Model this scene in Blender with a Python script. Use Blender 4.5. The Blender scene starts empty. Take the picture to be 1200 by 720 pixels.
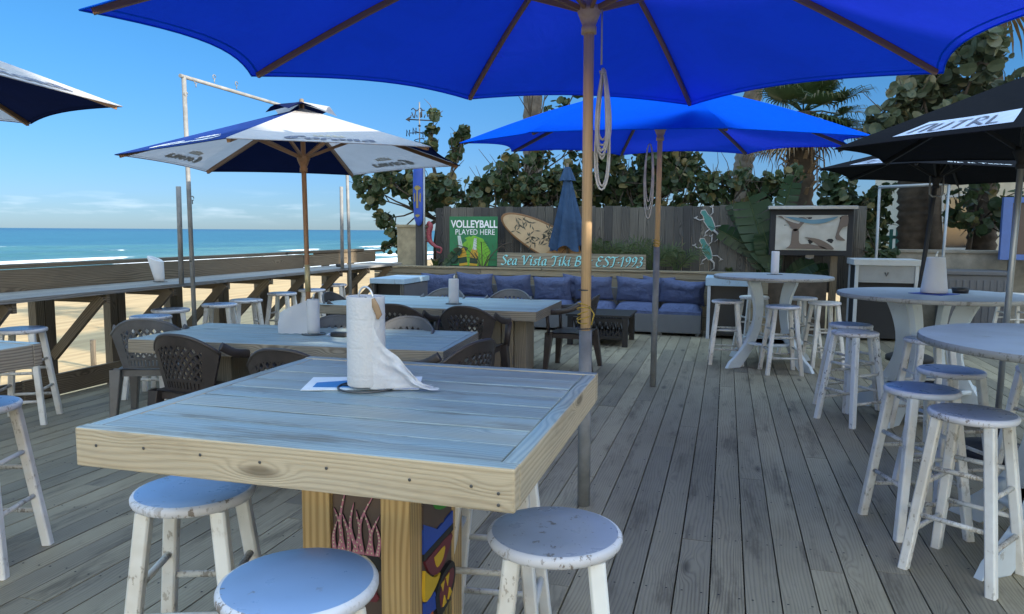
import bpy, math, random
from mathutils import Vector, Matrix, noise as mnoise
random.seed(7)
sc = bpy.context.scene
R = math.radians
# ------------------------------------------------------------------ camera, sky, sun, exposure
EYE = Vector((0, 0, 1.52))
YAW, PITCH, ROLL = R(16.1), math.atan(89 / 867), R(0.37)
fw = Vector((-math.sin(YAW) * math.cos(PITCH), math.cos(YAW) * math.cos(PITCH), -math.sin(PITCH)))
r0 = Vector((math.cos(YAW), math.sin(YAW), 0)); u0 = r0.cross(fw)
rt = math.cos(ROLL) * r0 + math.sin(ROLL) * u0
up = rt.cross(fw)
cd = bpy.data.cameras.new('camera'); cam = bpy.data.objects.new('camera', cd); sc.collection.objects.link(cam)
cd.sensor_width = 36; cd.lens = 867 / 1200 * 36; cd.clip_start = 0.05; cd.clip_end = 60000
cam.matrix_world = Matrix(((rt.x, up.x, -fw.x, EYE.x), (rt.y, up.y, -fw.y, EYE.y), (rt.z, up.z, -fw.z, EYE.z), (0, 0, 0, 1)))
sc.camera = cam
SUN_EL, SUN_AZ = R(21.4), R(-20)          # azimuth measured from +X
sdir = Vector((math.cos(SUN_EL) * math.cos(SUN_AZ), math.cos(SUN_EL) * math.sin(SUN_AZ), math.sin(SUN_EL)))
w = bpy.data.worlds.new('World'); sc.world = w; w.use_nodes = True
nt = w.node_tree; nt.nodes.clear()
sky = nt.nodes.new('ShaderNodeTexSky'); sky.sky_type = 'NISHITA'; sky.sun_disc = False
sky.sun_elevation = SUN_EL; sky.sun_rotation = math.pi / 2 - SUN_AZ
sky.altitude = 0; sky.air_density = 1.0; sky.dust_density = 0.25; sky.ozone_density = 2.2
hs = nt.nodes.new('ShaderNodeHueSaturation'); hs.inputs['Saturation'].default_value = 1.0
bg = nt.nodes.new('ShaderNodeBackground'); bg.inputs[1].default_value = 0.15
out = nt.nodes.new('ShaderNodeOutputWorld')
# a few thin cloud wisps low over the sea
tc = nt.nodes.new('ShaderNodeTexCoord'); sep = nt.nodes.new('ShaderNodeSeparateXYZ'); nt.links.new(tc.outputs['Generated'], sep.inputs[0])
mp = nt.nodes.new('ShaderNodeMapping'); mp.inputs['Scale'].default_value = (9, 9, 60); nt.links.new(tc.outputs['Generated'], mp.inputs[0])
nz = nt.nodes.new('ShaderNodeTexNoise'); nz.inputs['Scale'].default_value = 1.6; nz.inputs['Detail'].default_value = 6; nt.links.new(mp.outputs[0], nz.inputs['Vector'])
cr = nt.nodes.new('ShaderNodeValToRGB'); cr.color_ramp.elements[0].position = .50; cr.color_ramp.elements[1].position = .72
nt.links.new(nz.outputs[0], cr.inputs[0])
band = nt.nodes.new('ShaderNodeValToRGB'); e = band.color_ramp.elements
e[0].position = .004; e[0].color = (0, 0, 0, 1); e[1].position = .024; e[1].color = (1, 1, 1, 1)
x = band.color_ramp.elements.new(.05); x.color = (0, 0, 0, 1)
nt.links.new(sep.outputs['Z'], band.inputs[0])
mu = nt.nodes.new('ShaderNodeMath'); mu.operation = 'MULTIPLY'; nt.links.new(cr.outputs[0], mu.inputs[0]); nt.links.new(band.outputs[0], mu.inputs[1])
mu2 = nt.nodes.new('ShaderNodeMath'); mu2.operation = 'MULTIPLY'; mu2.inputs[1].default_value = .28; nt.links.new(mu.outputs[0], mu2.inputs[0])
mx = nt.nodes.new('ShaderNodeMixRGB'); mx.inputs[2].default_value = (27, 19, 12, 1)
nt.links.new(sky.outputs[0], hs.inputs['Color']); nt.links.new(hs.outputs[0], mx.inputs[1]); nt.links.new(mu2.outputs[0], mx.inputs[0])
# deep clear blue low over the sea, high sky boosted as shade fill
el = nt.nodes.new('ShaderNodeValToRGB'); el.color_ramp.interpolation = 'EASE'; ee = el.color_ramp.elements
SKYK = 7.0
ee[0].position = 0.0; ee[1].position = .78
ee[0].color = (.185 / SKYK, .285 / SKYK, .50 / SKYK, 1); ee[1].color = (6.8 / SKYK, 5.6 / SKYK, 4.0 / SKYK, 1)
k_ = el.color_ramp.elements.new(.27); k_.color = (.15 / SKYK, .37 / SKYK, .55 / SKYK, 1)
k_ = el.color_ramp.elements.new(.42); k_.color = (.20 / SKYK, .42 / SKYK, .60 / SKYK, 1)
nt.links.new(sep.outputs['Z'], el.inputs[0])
# the landward sky, behind the camera, is boosted as added warm front fill
dt = nt.nodes.new('ShaderNodeVectorMath'); dt.operation = 'DOT_PRODUCT'; dt.inputs[1].default_value = (.55, -.835, 0); nt.links.new(tc.outputs['Generated'], dt.inputs[0])
mr = nt.nodes.new('ShaderNodeMapRange'); mr.interpolation_type = 'SMOOTHSTEP'; mr.inputs['From Min'].default_value = .05; mr.inputs['From Max'].default_value = .75; nt.links.new(dt.outputs['Value'], mr.inputs['Value'])
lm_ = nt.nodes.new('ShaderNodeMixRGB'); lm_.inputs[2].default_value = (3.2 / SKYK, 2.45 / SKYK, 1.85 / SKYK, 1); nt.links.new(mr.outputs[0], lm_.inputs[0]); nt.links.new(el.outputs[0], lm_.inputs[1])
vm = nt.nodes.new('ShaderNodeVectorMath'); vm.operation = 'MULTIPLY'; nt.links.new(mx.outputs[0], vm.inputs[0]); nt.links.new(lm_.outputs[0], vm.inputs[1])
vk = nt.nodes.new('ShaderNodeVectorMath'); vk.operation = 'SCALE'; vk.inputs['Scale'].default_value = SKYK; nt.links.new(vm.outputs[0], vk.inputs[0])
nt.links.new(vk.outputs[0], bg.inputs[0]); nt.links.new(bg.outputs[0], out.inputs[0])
sl = bpy.data.lights.new('sun', 'SUN'); sl.energy = 5.0; sl.angle = R(0.5); sl.color = (1, .9, .74)
so = bpy.data.objects.new('sun', sl); sc.collection.objects.link(so); so.rotation_euler = sdir.to_track_quat('Z', 'Y').to_euler(); so.location = (20, -10, 20)
vs = sc.view_settings; vs.view_transform = 'Standard'; vs.look = 'None'; vs.exposure = 0.9; vs.gamma = 1; vs.use_curve_mapping = False
sc.cycles.max_bounces = 8; sc.cycles.diffuse_bounces = 4; sc.cycles.transmission_bounces = 4; sc.cycles.use_denoising = True

# ------------------------------------------------------------------ mesh builder
class MB:
    def __init__(s):
        s.v, s.f, s.uv, s.m, s.sm, s.tone = [], [], [], [], [], []
    def face(s, idx, uv=None, mat=0, smooth=False, tone=.5):
        s.f.append(tuple(idx)); s.uv.append(uv or [(0, 0)] * len(idx)); s.m.append(mat); s.sm.append(smooth); s.tone.append(tone)
    def box(s, c, size, rot=None, grain=0, mat=0, tone=None, taper=None):
        c = Vector(c); hx, hy, hz = [a / 2 for a in size]
        base = len(s.v); loc = []
        for dz in (-1, 1):
            for dy in (-1, 1):
                for dx in (-1, 1):
                    p = Vector((dx * hx, dy * hy, dz * hz))
                    if taper and dz < 0: p.x *= taper; p.y *= taper
                    loc.append(p.copy()); s.v.append(c + (rot @ p if rot else p))
        so_ = random.uniform(0, 60); sv = random.uniform(0, 60)
        t = random.random() if tone is None else tone
        for q, ax in (((0, 2, 3, 1), 2), ((4, 5, 7, 6), 2), ((0, 1, 5, 4), 1), ((2, 6, 7, 3), 1), ((0, 4, 6, 2), 0), ((1, 3, 7, 5), 0)):
            axs = [a for a in range(3) if a != ax]
            if grain in axs: ua = grain; va = [a for a in axs if a != grain][0]; uv = [(loc[i][ua] + so_, loc[i][va] + sv + ax * .37) for i in q]
            else: uv = [(loc[i][axs[0]] * .15 + so_, loc[i][axs[1]] + sv + 3.3) for i in q]
            s.face([base + i for i in q], uv, mat, False, t)
    def bar(s, p0, p1, w, h, upv=(0, 0, 1), mat=0, tone=None):
        p0, p1 = Vector(p0), Vector(p1); d = p1 - p0; L = d.length; x_ = d.normalized(); u = Vector(upv)
        y_ = u.cross(x_)
        if y_.length < 1e-5: y_ = Vector((0, 1, 0)).cross(x_)
        y_.normalize(); z_ = x_.cross(y_)
        s.box((p0 + p1) / 2, (L, w, h), Matrix((x_, y_, z_)).transposed(), 0, mat, tone)
    def tube(s, pts, r, n=10, mat=0, cap=True, smooth=True, flat=None, tone=.5):
        pts = [Vector(p) for p in pts]; N = len(pts)
        rs = r if isinstance(r, (list, tuple)) else [r] * N
        base = len(s.v); ref = None; acc = 0
        for i, p in enumerate(pts):
            t = (pts[min(i + 1, N - 1)] - pts[max(i - 1, 0)]).normalized()
            if ref is None:
                ref = Vector((0, 0, 1)) if abs(t.z) < .9 else Vector((1, 0, 0))
            ref = (ref - t * ref.dot(t))
            if ref.length < 1e-6: ref = t.orthogonal()
            ref.normalize(); b = t.cross(ref)
            for k in range(n):
                a = 2 * math.pi * k / n
                s.v.append(p + (ref * math.cos(a) + b * math.sin(a) * (flat or 1)) * rs[i])
        ln = [0]
        for i in range(1, N): ln.append(ln[-1] + (pts[i] - pts[i - 1]).length)
        for i in range(N - 1):
            for k in range(n):
                a, b2 = base + i * n + k, base + i * n + (k + 1) % n
                s.face((a, b2, b2 + n, a + n), [(ln[i], k / n * .3), (ln[i], (k + 1) / n * .3), (ln[i + 1], (k + 1) / n * .3), (ln[i + 1], k / n * .3)], mat, smooth, tone)
        if cap:
            s.face([base + k for k in range(n)][::-1], None, mat, False, tone); s.face([base + (N - 1) * n + k for k in range(n)], None, mat, False, tone)
    def lathe(s, prof, n=32, c=(0, 0, 0), mat=0, smooth=True, sx=1, sy=1, uvs=1):
        base = len(s.v); c = Vector(c)
        for r_, z in prof:
            for k in range(n):
                a = 2 * math.pi * k / n; s.v.append(c + Vector((r_ * math.cos(a) * sx, r_ * math.sin(a) * sy, z)))
        for i in range(len(prof) - 1):
            for k in range(n):
                a, b = base + i * n + k, base + i * n + (k + 1) % n
                q = (a, b, b + n, a + n)
                s.face(q, [((s.v[j] - c).x * uvs + .3, (s.v[j] - c).y * uvs + .1 * i) for j in q], mat, smooth)
        for row, rev in ((0, True), (len(prof) - 1, False)):
            if prof[row][0] > 1e-4:
                q = [base + row * n + k for k in range(n)]
                if rev: q = q[::-1]
                s.face(q, [((s.v[j] - c).x * uvs + 5, (s.v[j] - c).y * uvs) for j in q], mat, False)
    def poly(s, pts, f, th=.004, mat=0, smat=None, tone=.5):
        """pts: outline in 2D; f(x, y, d) -> point, d = height above the carrying surface"""
        n = len(pts); base = len(s.v)
        ar = sum(pts[i][0] * pts[(i + 1) % n][1] - pts[(i + 1) % n][0] * pts[i][1] for i in range(n))
        if ar < 0: pts = pts[::-1]
        for d in (th, 0):
            for x, y in pts: s.v.append(Vector(f(x, y, d)))
        s.face([base + i for i in range(n)], [(x, y) for x, y in pts], mat, False, tone)
        for i in range(n):
            j = (i + 1) % n
            s.face((base + j, base + i, base + n + i, base + n + j), None, mat if smat is None else smat, False, tone)
    def strip(s, pts, nib, f, d=.002, mat=0):
        """broad pen stroke: pts 2D path, nib half vector"""
        base = len(s.v); n = len(pts)
        for i, (x, y) in enumerate(pts):
            a = pts[max(0, i - 1)]; b = pts[min(n - 1, i + 1)]
            tx, ty = b[0] - a[0], b[1] - a[1]; L = math.hypot(tx, ty) or 1
            px, py = -ty / L, tx / L
            dn = nib[0] * px + nib[1] * py; sg = 1 if dn >= 0 else -1
            mn = nib[2]
            ox, oy = sg * nib[0] + px * mn, sg * nib[1] + py * mn
            dd = d + i * 1e-5
            s.v.append(Vector(f(x + ox, y + oy, dd))); s.v.append(Vector(f(x - ox, y - oy, dd)))
        for i in range(n - 1):
            s.face((base + 2 * i, base + 2 * i + 1, base + 2 * i + 3, base + 2 * i + 2), None, mat)
    def grid(s, nu, nv, f, mat=0, smooth=True, uvs=(1, 1), tone=.5):
        base = len(s.v)
        for i in range(nu + 1):
            for j in range(nv + 1): s.v.append(Vector(f(i / nu, j / nv)))
        for i in range(nu):
            for j in range(nv):
                a = base + i * (nv + 1) + j; q = (a, a + nv + 1, a + nv + 2, a + 1)
                s.face(q, [(i / nu * uvs[0], j / nv * uvs[1]), ((i + 1) / nu * uvs[0], j / nv * uvs[1]), ((i + 1) / nu * uvs[0], (j + 1) / nv * uvs[1]), (i / nu * uvs[0], (j + 1) / nv * uvs[1])], mat, smooth, tone)
    def build(s, name, mats, parent=None, bevel=0, solid=0, sub=0):
        me = bpy.data.meshes.new(name); me.from_pydata([tuple(v) for v in s.v], [], s.f)
        if not isinstance(mats, (list, tuple)): mats = [mats]
        for m_ in mats: me.materials.append(m_)
        ul = me.uv_layers.new(name='UVMap'); flat = []
        for u in s.uv:
            for a in u: flat += [a[0], a[1]]
        ul.data.foreach_set('uv', flat)
        me.polygons.foreach_set('material_index', s.m); me.polygons.foreach_set('use_smooth', s.sm)
        at = me.attributes.new('tone', 'FLOAT', 'FACE'); at.data.foreach_set('value', s.tone)
        me.update()
        o = bpy.data.objects.new(name, me); sc.collection.objects.link(o)
        if parent: o.parent = parent
        if solid: m_ = o.modifiers.new('solid', 'SOLIDIFY'); m_.thickness = solid; m_.offset = 0
        if bevel: m_ = o.modifiers.new('bevel', 'BEVEL'); m_.width = bevel; m_.segments = 2; m_.limit_method = 'ANGLE'
        if sub: m_ = o.modifiers.new('sub', 'SUBSURF'); m_.levels = sub; m_.render_levels = sub
        return o

def tag(o, label, cat, group=None):
    o['label'] = label; o['category'] = cat
    if group: o['group'] = group
    return o
def thing(name, label, cat, loc=(0, 0, 0), rz=0, group=None):
    o = bpy.data.objects.new(name, None); sc.collection.objects.link(o); o.empty_display_size = .1
    o.location = loc; o.rotation_euler = (0, 0, rz); return tag(o, label, cat, group)
def struct(o): o['kind'] = 'structure'; return o
def dup(root, loc, rz, label, group=None):
    def cp(o, par):
        c = o.copy(); sc.collection.objects.link(c)
        if par: c.parent = par
        for ch in [k for k in kids.get(o.name, [])]: cp(ch, c)
        return c
    kids = {}
    def walk(o):
        for ch in o.children: kids.setdefault(o.name, []).append(ch); walk(ch)
    walk(root)
    r_ = cp(root, None); r_.location = loc; r_.rotation_euler = (0, 0, rz); r_['label'] = label
    if group: r_['group'] = group
    return r_
def setmat(root, part, mat):
    for ch in root.children:
        if ch.name.split('.')[0] == part:
            ch.material_slots[0].link = 'OBJECT'; ch.material_slots[0].material = mat

def spline(P, k=6):
    """Catmull-Rom through points of any dimension"""
    out_ = []; n = len(P)
    if n < 3:
        return [tuple(P[0][d] + (P[-1][d] - P[0][d]) * i / k for d in range(len(P[0]))) for i in range(k + 1)]
    for i in range(n - 1):
        a, b, c, d = P[max(i - 1, 0)], P[i], P[i + 1], P[min(i + 2, n - 1)]
        for j in range(k):
            t = j / k
            out_.append(tuple(.5 * (2 * b[m] + (c[m] - a[m]) * t + (2 * a[m] - 5 * b[m] + 4 * c[m] - d[m]) * t * t + (3 * b[m] - a[m] - 3 * c[m] + d[m]) * t ** 3) for m in range(len(b))))
    out_.append(tuple(P[-1])); return out_

# ------------------------------------------------------------------ materials
class Mat:
    def __init__(s, name):
        s.m = bpy.data.materials.new(name); s.m.use_nodes = True; s.t = s.m.node_tree; s.t.nodes.clear()
        s.o = s.t.nodes.new('ShaderNodeOutputMaterial')
    def n(s, ty, ins=None, **kw):
        nd = s.t.nodes.new(ty)
        for k, v in kw.items(): setattr(nd, k, v)
        for k, v in (ins or {}).items():
            i = nd.inputs[k]
            if isinstance(v, bpy.types.NodeSocket): s.t.links.new(v, i)
            else:
                if isinstance(v, tuple) and len(v) == 3 and i.type == 'RGBA': v = v + (1,)
                i.default_value = v
        return nd
    def math(s, op, a, b=0.0, c=0.0):
        return s.n('ShaderNodeMath', {0: a, 1: b, 2: c}, operation=op).outputs[0]
    def noise(s, vec, scale=1.0, detail=3.0, rough=.5, dist=0.0):
        return s.n('ShaderNodeTexNoise', {'Vector': vec, 'Scale': scale, 'Detail': detail, 'Roughness': rough, 'Distortion': dist}).outputs[0]
    def mul(s, vec, k): return s.n('ShaderNodeVectorMath', {0: vec, 1: k}, operation='MULTIPLY').outputs[0]
    def mix(s, f, a, b): return s.n('ShaderNodeMixRGB', {0: f, 1: a, 2: b}).outputs[0]
    def mulc(s, f, a, b): return s.n('ShaderNodeMixRGB', {0: f, 1: a, 2: b}, blend_type='MULTIPLY').outputs[0]
    def step(s, x, a, b):
        return s.n('ShaderNodeMapRange', {'Value': x, 'From Min': a, 'From Max': b, 'To Min': 0.0, 'To Max': 1.0}, interpolation_type='SMOOTHSTEP').outputs[0]
    def obj(s): return s.n('ShaderNodeTexCoord').outputs['Object']
    def shifted(s):
        r_ = s.math('MULTIPLY', s.rnd(), 37.0); c = s.n('ShaderNodeCombineXYZ', {0: r_, 1: r_, 2: r_}).outputs[0]
        return s.n('ShaderNodeVectorMath', {0: s.obj(), 1: c}, operation='ADD').outputs[0]
    def uv(s): return s.n('ShaderNodeTexCoord').outputs['UV']
    def attr(s, nm): return s.n('ShaderNodeAttribute', attribute_name=nm).outputs['Fac']
    def rnd(s): return s.n('ShaderNodeObjectInfo').outputs['Random']
    def fin(s, col, rough=.6, bump=None, bs=.3, bd=.01, metal=0.0, spec=.5, **kw):
        ins = {'Base Color': col, 'Roughness': rough, 'Metallic': metal, 'Specular IOR Level': spec}; ins.update(kw)
        b = s.n('ShaderNodeBsdfPrincipled', ins)
        if bump is not None:
            bn = s.n('ShaderNodeBump', {'Height': bump, 'Strength': bs, 'Distance': bd}); s.t.links.new(bn.outputs[0], b.inputs['Normal'])
        s.t.links.new(b.outputs[0], s.o.inputs[0]); return s.m

def wood(name, dark, light, rings=26.0, rough=.7, tone=.45, wash=None, wash_amt=.5, stain=None, knots=True, contrast=1.0, bs=.35, stain_amt=.55, blotch=.55, kscale=(1.5, 5.5), kgate=.55, wear=0.0):
    m = Mat(name); uv = m.uv(); sp = m.n('ShaderNodeSeparateXYZ', {0: uv}); u, v = sp.outputs[0], sp.outputs[1]
    kn = m.n('ShaderNodeTexVoronoi', {'Vector': m.mul(uv, kscale + (1,)), 'Scale': 1.0}, feature='F1')
    kd = kn.outputs['Distance']
    pull = m.math('MULTIPLY', m.step(kd, .30, .0), .05) if knots else 0.0
    warp = m.math('MULTIPLY', m.math('SUBTRACT', m.noise(m.mul(uv, (.8, 5, 1)), 1.0, 2.0), .5), .13)
    vv = m.math('ADD', m.math('ADD', v, warp), pull)
    ring = m.math('SINE', m.math('MULTIPLY', vv, rings * 6.283))
    ring = m.math('MULTIPLY_ADD', ring, .5, .5)
    ring = m.math('POWER', ring, 1.6)
    fib = m.noise(m.mul(uv, (5, 260, 1)), 1.0, 3.0, .6)
    blot = m.noise(m.mul(uv, (1.3, 3.5, 1)), 1.0, 4.0, .6)
    f = m.math('ADD', m.math('MULTIPLY', ring, .42 * contrast), m.math('ADD', m.math('MULTIPLY', fib, .5 * contrast), m.math('MULTIPLY', m.math('SUBTRACT', blot, .5), blotch)))
    f = m.step(m.math('ADD', f, .275), .32, 1.12)
    col = m.mix(f, light, dark)
    tn = m.attr('tone')
    col = m.mulc(1.0, col, m.n('ShaderNodeCombineColor', {0: m.math('MULTIPLY_ADD', tn, tone, 1 - tone * .5), 1: m.math('MULTIPLY_ADD', tn, tone * .95, 1 - tone * .47), 2: m.math('MULTIPLY_ADD', tn, tone * .8, 1 - tone * .4)}).outputs[0])
    if wash:
        wn = m.noise(m.mul(uv, (1.1, 9, 1)), 1.0, 6.0, .65)
        wf = m.math('MULTIPLY', m.step(m.math('ADD', m.math('MULTIPLY', fib, .35), wn), .52, .86), wash_amt)
        wf = m.math('MULTIPLY_ADD', wf, .6, wash_amt * .4)
        col = m.mix(wf, col, wash)
    if stain:
        sn = m.noise(m.mul(uv, (.8, 4, 1)), 1.7, 5.0, .7)
        col = m.mix(m.math('MULTIPLY', m.step(sn, .50, .70), stain_amt), col, stain)
    if knots:
        gate = m.math('GREATER_THAN', m.n('ShaderNodeSeparateColor', {0: kn.outputs['Color']})  .outputs[0], kgate)
        k1 = m.math('MULTIPLY', m.step(kd, .17, .05), gate)
        col = m.mix(m.math('MULTIPLY', k1, .75), col, tuple(c * .33 for c in dark))
    if wear:
        o_ = m.obj(); wn = m.noise(m.mul(o_, (1, .45, 1)), .8, 5.0, .6)
        col = m.mulc(m.math('MULTIPLY', m.step(wn, .42, .66), wear), col, (.58, .58, .55))
        vs_ = m.n('ShaderNodeTexVoronoi', {'Vector': o_, 'Scale': 7.0}); g_ = m.math('GREATER_THAN', m.n('ShaderNodeSeparateColor', {0: vs_.outputs['Color']}).outputs[0], .86)
        col = m.mix(m.math('MULTIPLY', m.math('MULTIPLY', m.step(vs_.outputs['Distance'], .045, .02), g_), .8), col, (.62, .60, .55))
        dk = m.math('MULTIPLY', m.step(m.noise(o_, 26.0, 4.0, .7), .66, .74), .6); col = m.mix(dk, col, (.06, .055, .045))
    h = m.math('ADD', m.math('MULTIPLY', fib, .7), m.math('MULTIPLY', ring, -.5))
    return m.fin(col, m.math('MULTIPLY_ADD', fib, .25, rough - .12), h, bs, .004)

def paint(name, col, chip=None, chip_amt=.5, rough=.5, dirt=.25, scale=1.0, lo=.6):
    m = Mat(name); p = m.shifted()
    n1 = m.noise(p, 9.0 * scale, 6.0, .65); n2 = m.noise(m.mul(p, (1, 1, .35)), 38.0 * scale, 4.0, .7); n3 = m.noise(p, 3.0, 4.0, .6)
    c = m.mix(m.math('MULTIPLY', m.step(n3, .35, .7), dirt), col, tuple(x * k_ for x, k_ in zip(col, (.66, .60, .52))))
    if chip:
        cf = m.math('MULTIPLY', m.step(m.math('ADD', m.math('MULTIPLY', n1, .55), m.math('MULTIPLY', n2, .5)), lo, lo + .035), m.math('MULTIPLY', m.step(n3, .38, .58), chip_amt))
        c = m.mix(cf, c, chip)
        return m.fin(c, m.math('MULTIPLY_ADD', n1, .3, rough - .15), m.math('MULTIPLY', cf, -1.0), .4, .002)
    return m.fin(c, m.math('MULTIPLY_ADD', n1, .3, rough - .15), n2, .08, .002)

def plain(name, col, rough=.5, metal=0.0, var=.12, bscale=60.0, bs=.05, spec=.5):
    m = Mat(name); p = m.shifted(); n = m.noise(p, 6.0, 5.0, .6)
    c = m.mix(m.math('MULTIPLY', m.step(n, .3, .7), 1.0), tuple(x * (1 - var) for x in col), tuple(min(1, x * (1 + var)) for x in col))
    return m.fin(c, m.math('MULTIPLY_ADD', n, .2, rough - .1), m.noise(p, bscale, 3.0), bs, .003, metal, spec)

def fabric(name, col, tcol, tr=.35, streak=.12):
    m = Mat(name); p = m.shifted(); n = m.noise(p, 1.6, 5.0, .65, .8); n5 = m.noise(p, 11.0, 5.0, .7); wv = m.noise(p, 420.0, 2.0)
    c = m.mix(m.math('MULTIPLY', m.step(n, .35, .75), streak * 4), col, tuple(x * .55 + .008 for x in col))
    c = m.mix(m.math('MULTIPLY', m.step(n5, .58, .75), streak * 1.5), c, tuple(x * .8 + .03 for x in col))
    hgt = m.math('ADD', wv, m.math('ADD', m.math('MULTIPLY', m.noise(p, 3.5, 4.0, .55, 1.2), 9.0), m.math('MULTIPLY', n5, 2.0)))
    bn = m.n('ShaderNodeBump', {'Height': hgt, 'Strength': .35, 'Distance': .009})
    d = m.n('ShaderNodeBsdfDiffuse', {'Color': c, 'Normal': bn.outputs[0]}); t = m.n('ShaderNodeBsdfTranslucent', {'Color': m.mix(m.math('MULTIPLY', n, .8), tcol, tuple(x * .55 for x in tcol)), 'Normal': bn.outputs[0]})
    g_ = m.n('ShaderNodeBsdfGlossy', {'Color': (1, 1, 1), 'Roughness': .55, 'Normal': bn.outputs[0]}) if False else None
    mxs = m.n('ShaderNodeMixShader', {0: tr, 1: d.outputs[0], 2: t.outputs[0]}); m.t.links.new(mxs.outputs[0], m.o.inputs[0]); return m.m

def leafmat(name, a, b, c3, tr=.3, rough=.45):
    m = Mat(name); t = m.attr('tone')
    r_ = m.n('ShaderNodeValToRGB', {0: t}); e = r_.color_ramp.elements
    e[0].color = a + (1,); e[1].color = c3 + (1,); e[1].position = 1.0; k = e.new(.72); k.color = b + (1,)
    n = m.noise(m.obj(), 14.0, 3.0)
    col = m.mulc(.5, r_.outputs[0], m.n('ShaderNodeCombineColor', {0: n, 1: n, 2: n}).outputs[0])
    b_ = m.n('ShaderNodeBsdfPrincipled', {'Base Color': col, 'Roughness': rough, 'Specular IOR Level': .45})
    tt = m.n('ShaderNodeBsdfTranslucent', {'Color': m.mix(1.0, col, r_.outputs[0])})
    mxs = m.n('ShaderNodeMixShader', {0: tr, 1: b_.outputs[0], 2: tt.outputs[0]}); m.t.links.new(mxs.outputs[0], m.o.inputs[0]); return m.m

M = {}
M['deck'] = wood('weathered deck boards', (.108, .082, .052), (.335, .285, .195), 66, .6, .55, stain=(.085, .066, .042), stain_amt=.7, blotch=.75, contrast=.55, wear=.6)
M['rail'] = wood('old rail timber', (.075, .057, .037), (.215, .17, .115), 60, .75, .5)
M['counter'] = wood('grey counter planks', (.15, .145, .135), (.33, .32, .30), 60, .55, .3)
M['top'] = wood('washed sky sheen planks', (.15, .135, .10), (.41, .385, .31), 70, .45, .5, wash=(.27, .41, .49), wash_amt=.66, stain=(.14, .12, .08), stain_amt=.75, blotch=.95, kscale=(2.0, 6.5), kgate=.6)  # wash carries paint residue and the sky's blue sheen together
M['top2'] = wood('pale washed sky sheen planks', (.22, .235, .225), (.46, .47, .44), 70, .5, .3, wash=(.30, .46, .53), wash_amt=.75, stain=(.17, .19, .18), stain_amt=.5, blotch=.8)  # paler mix of real wash and painted blue sky sheen
M['pine'] = wood('raw pine apron', (.32, .225, .13), (.53, .415, .27), 78, .62, .2, wash=(.37, .38, .33), wash_amt=.3, stain=(.24, .19, .13), stain_amt=.5, contrast=.65, blotch=.7, kscale=(2.2, 8.0), kgate=.35)
M['pinegrey'] = wood('greyed pine apron', (.17, .14, .105), (.37, .33, .26), 70, .65, .2)
M['post'] = wood('treated pine post', (.33, .20, .075), (.56, .38, .17), 48, .6, .15)
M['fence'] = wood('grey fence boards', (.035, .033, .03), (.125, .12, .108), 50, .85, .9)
M['bench'] = wood('bench back planks', (.15, .12, .075), (.32, .28, .195), 60, .65, .4)
M['signwood'] = wood('sign plank', (.15, .13, .09), (.30, .27, .20), 22, .7, .1, knots=False)
M['stoolleg'] = paint('worn white paint', (.80, .79, .76), (.34, .29, .23), .85, .5, .85, 1.9, .585)
M['stoolseat'] = paint('sky sheen seat paint', (.38, .46, .60), (.16, .15, .15), .85, .3, .25, .8, .625)  # blue is the sky reflected in white seats, put into the colour
M['stoolblue'] = paint('deep sky sheen seat paint', (.22, .34, .56), (.12, .11, .11), .85, .3, .3, .8, .61)  # bluer copy of the painted sky reflection
M['rung'] = paint('scuffed rung paint', (.66, .65, .62), (.24, .20, .16), .9, .55, .85, 3.0, .54)
M['stoolgrey'] = paint('grey seat paint', (.30, .34, .43), (.14, .13, .12), .9, .3, .35, 1.1, .60)
M['stoolrim'] = paint('worn seat rim', (.66, .66, .71), (.20, .16, .13), .95, .5, .5, 2.2, .565)
M['stoolchip'] = paint('flaking white paint', (.70, .71, .72), (.05, .04, .035), .9, .5, .2, 1.5, .575)
M['roundtop'] = paint('grey table paint', (.34, .39, .45), (.20, .19, .18), .6, .45, .35, .7, .63)
M['roundrim'] = paint('worn table rim', (.34, .34, .33), (.13, .12, .10), .8, .6, .3, 2, .55)
M['roundleg'] = paint('pale table leg paint', (.62, .68, .72), (.3, .28, .25), .6, .5, .2, 1.5, .63)
M['bluepaint'] = paint('pale blue cabinet paint', (.33, .47, .60), (.16, .14, .12), .7, .55, .3, 1.2, .6)
M['white'] = paint('white trim paint', (.50, .54, .58), (.2, .18, .16), .5, .5, .3, 1.2, .64)
M['galv'] = plain('galvanised steel', (.20, .205, .205), .65, .05, .25, 40, .1)
M['galvlight'] = plain('bright pipe', (.32, .34, .355), .4, .5, .12, 40, .05)
M['umbwood'] = wood('varnished pole', (.30, .17, .085), (.52, .34, .20), 40, .5, .1, knots=False, contrast=.6, bs=.1)
M['bamboo'] = wood('sun bleached pole', (.47, .29, .145), (.64, .44, .25), 40, .55, .1, knots=False, contrast=.5, bs=.1)
M['darkrib'] = wood('dark rib wood', (.09, .065, .045), (.17, .13, .09), 40, .6, .1, knots=False, contrast=.5, bs=.1)
M['brownrib'] = wood('brown rib wood', (.17, .08, .035), (.31, .165, .08), 40, .5, .1, knots=False, contrast=.5, bs=.1)
M['black'] = plain('black plastic', (.018, .018, .02), .45)
M['blackmatte'] = plain('matt black', (.02, .021, .024), .8)
M['chairbrown'] = plain('brown resin', (.050, .042, .040), .38, 0, .2, 90, .05)
M['chairgrey'] = plain('grey resin', (.115, .115, .12), .4, 0, .15, 90, .05)
M['blue'] = fabric('blue canvas', (.006, .14, .96), (.022, .038, .70), .24, .05)
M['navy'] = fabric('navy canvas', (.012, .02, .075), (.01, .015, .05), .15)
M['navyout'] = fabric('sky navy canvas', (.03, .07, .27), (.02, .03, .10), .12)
M['whitefab'] = fabric('white canvas', (.64, .64, .66), (.75, .76, .80), .34, .05)
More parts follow.
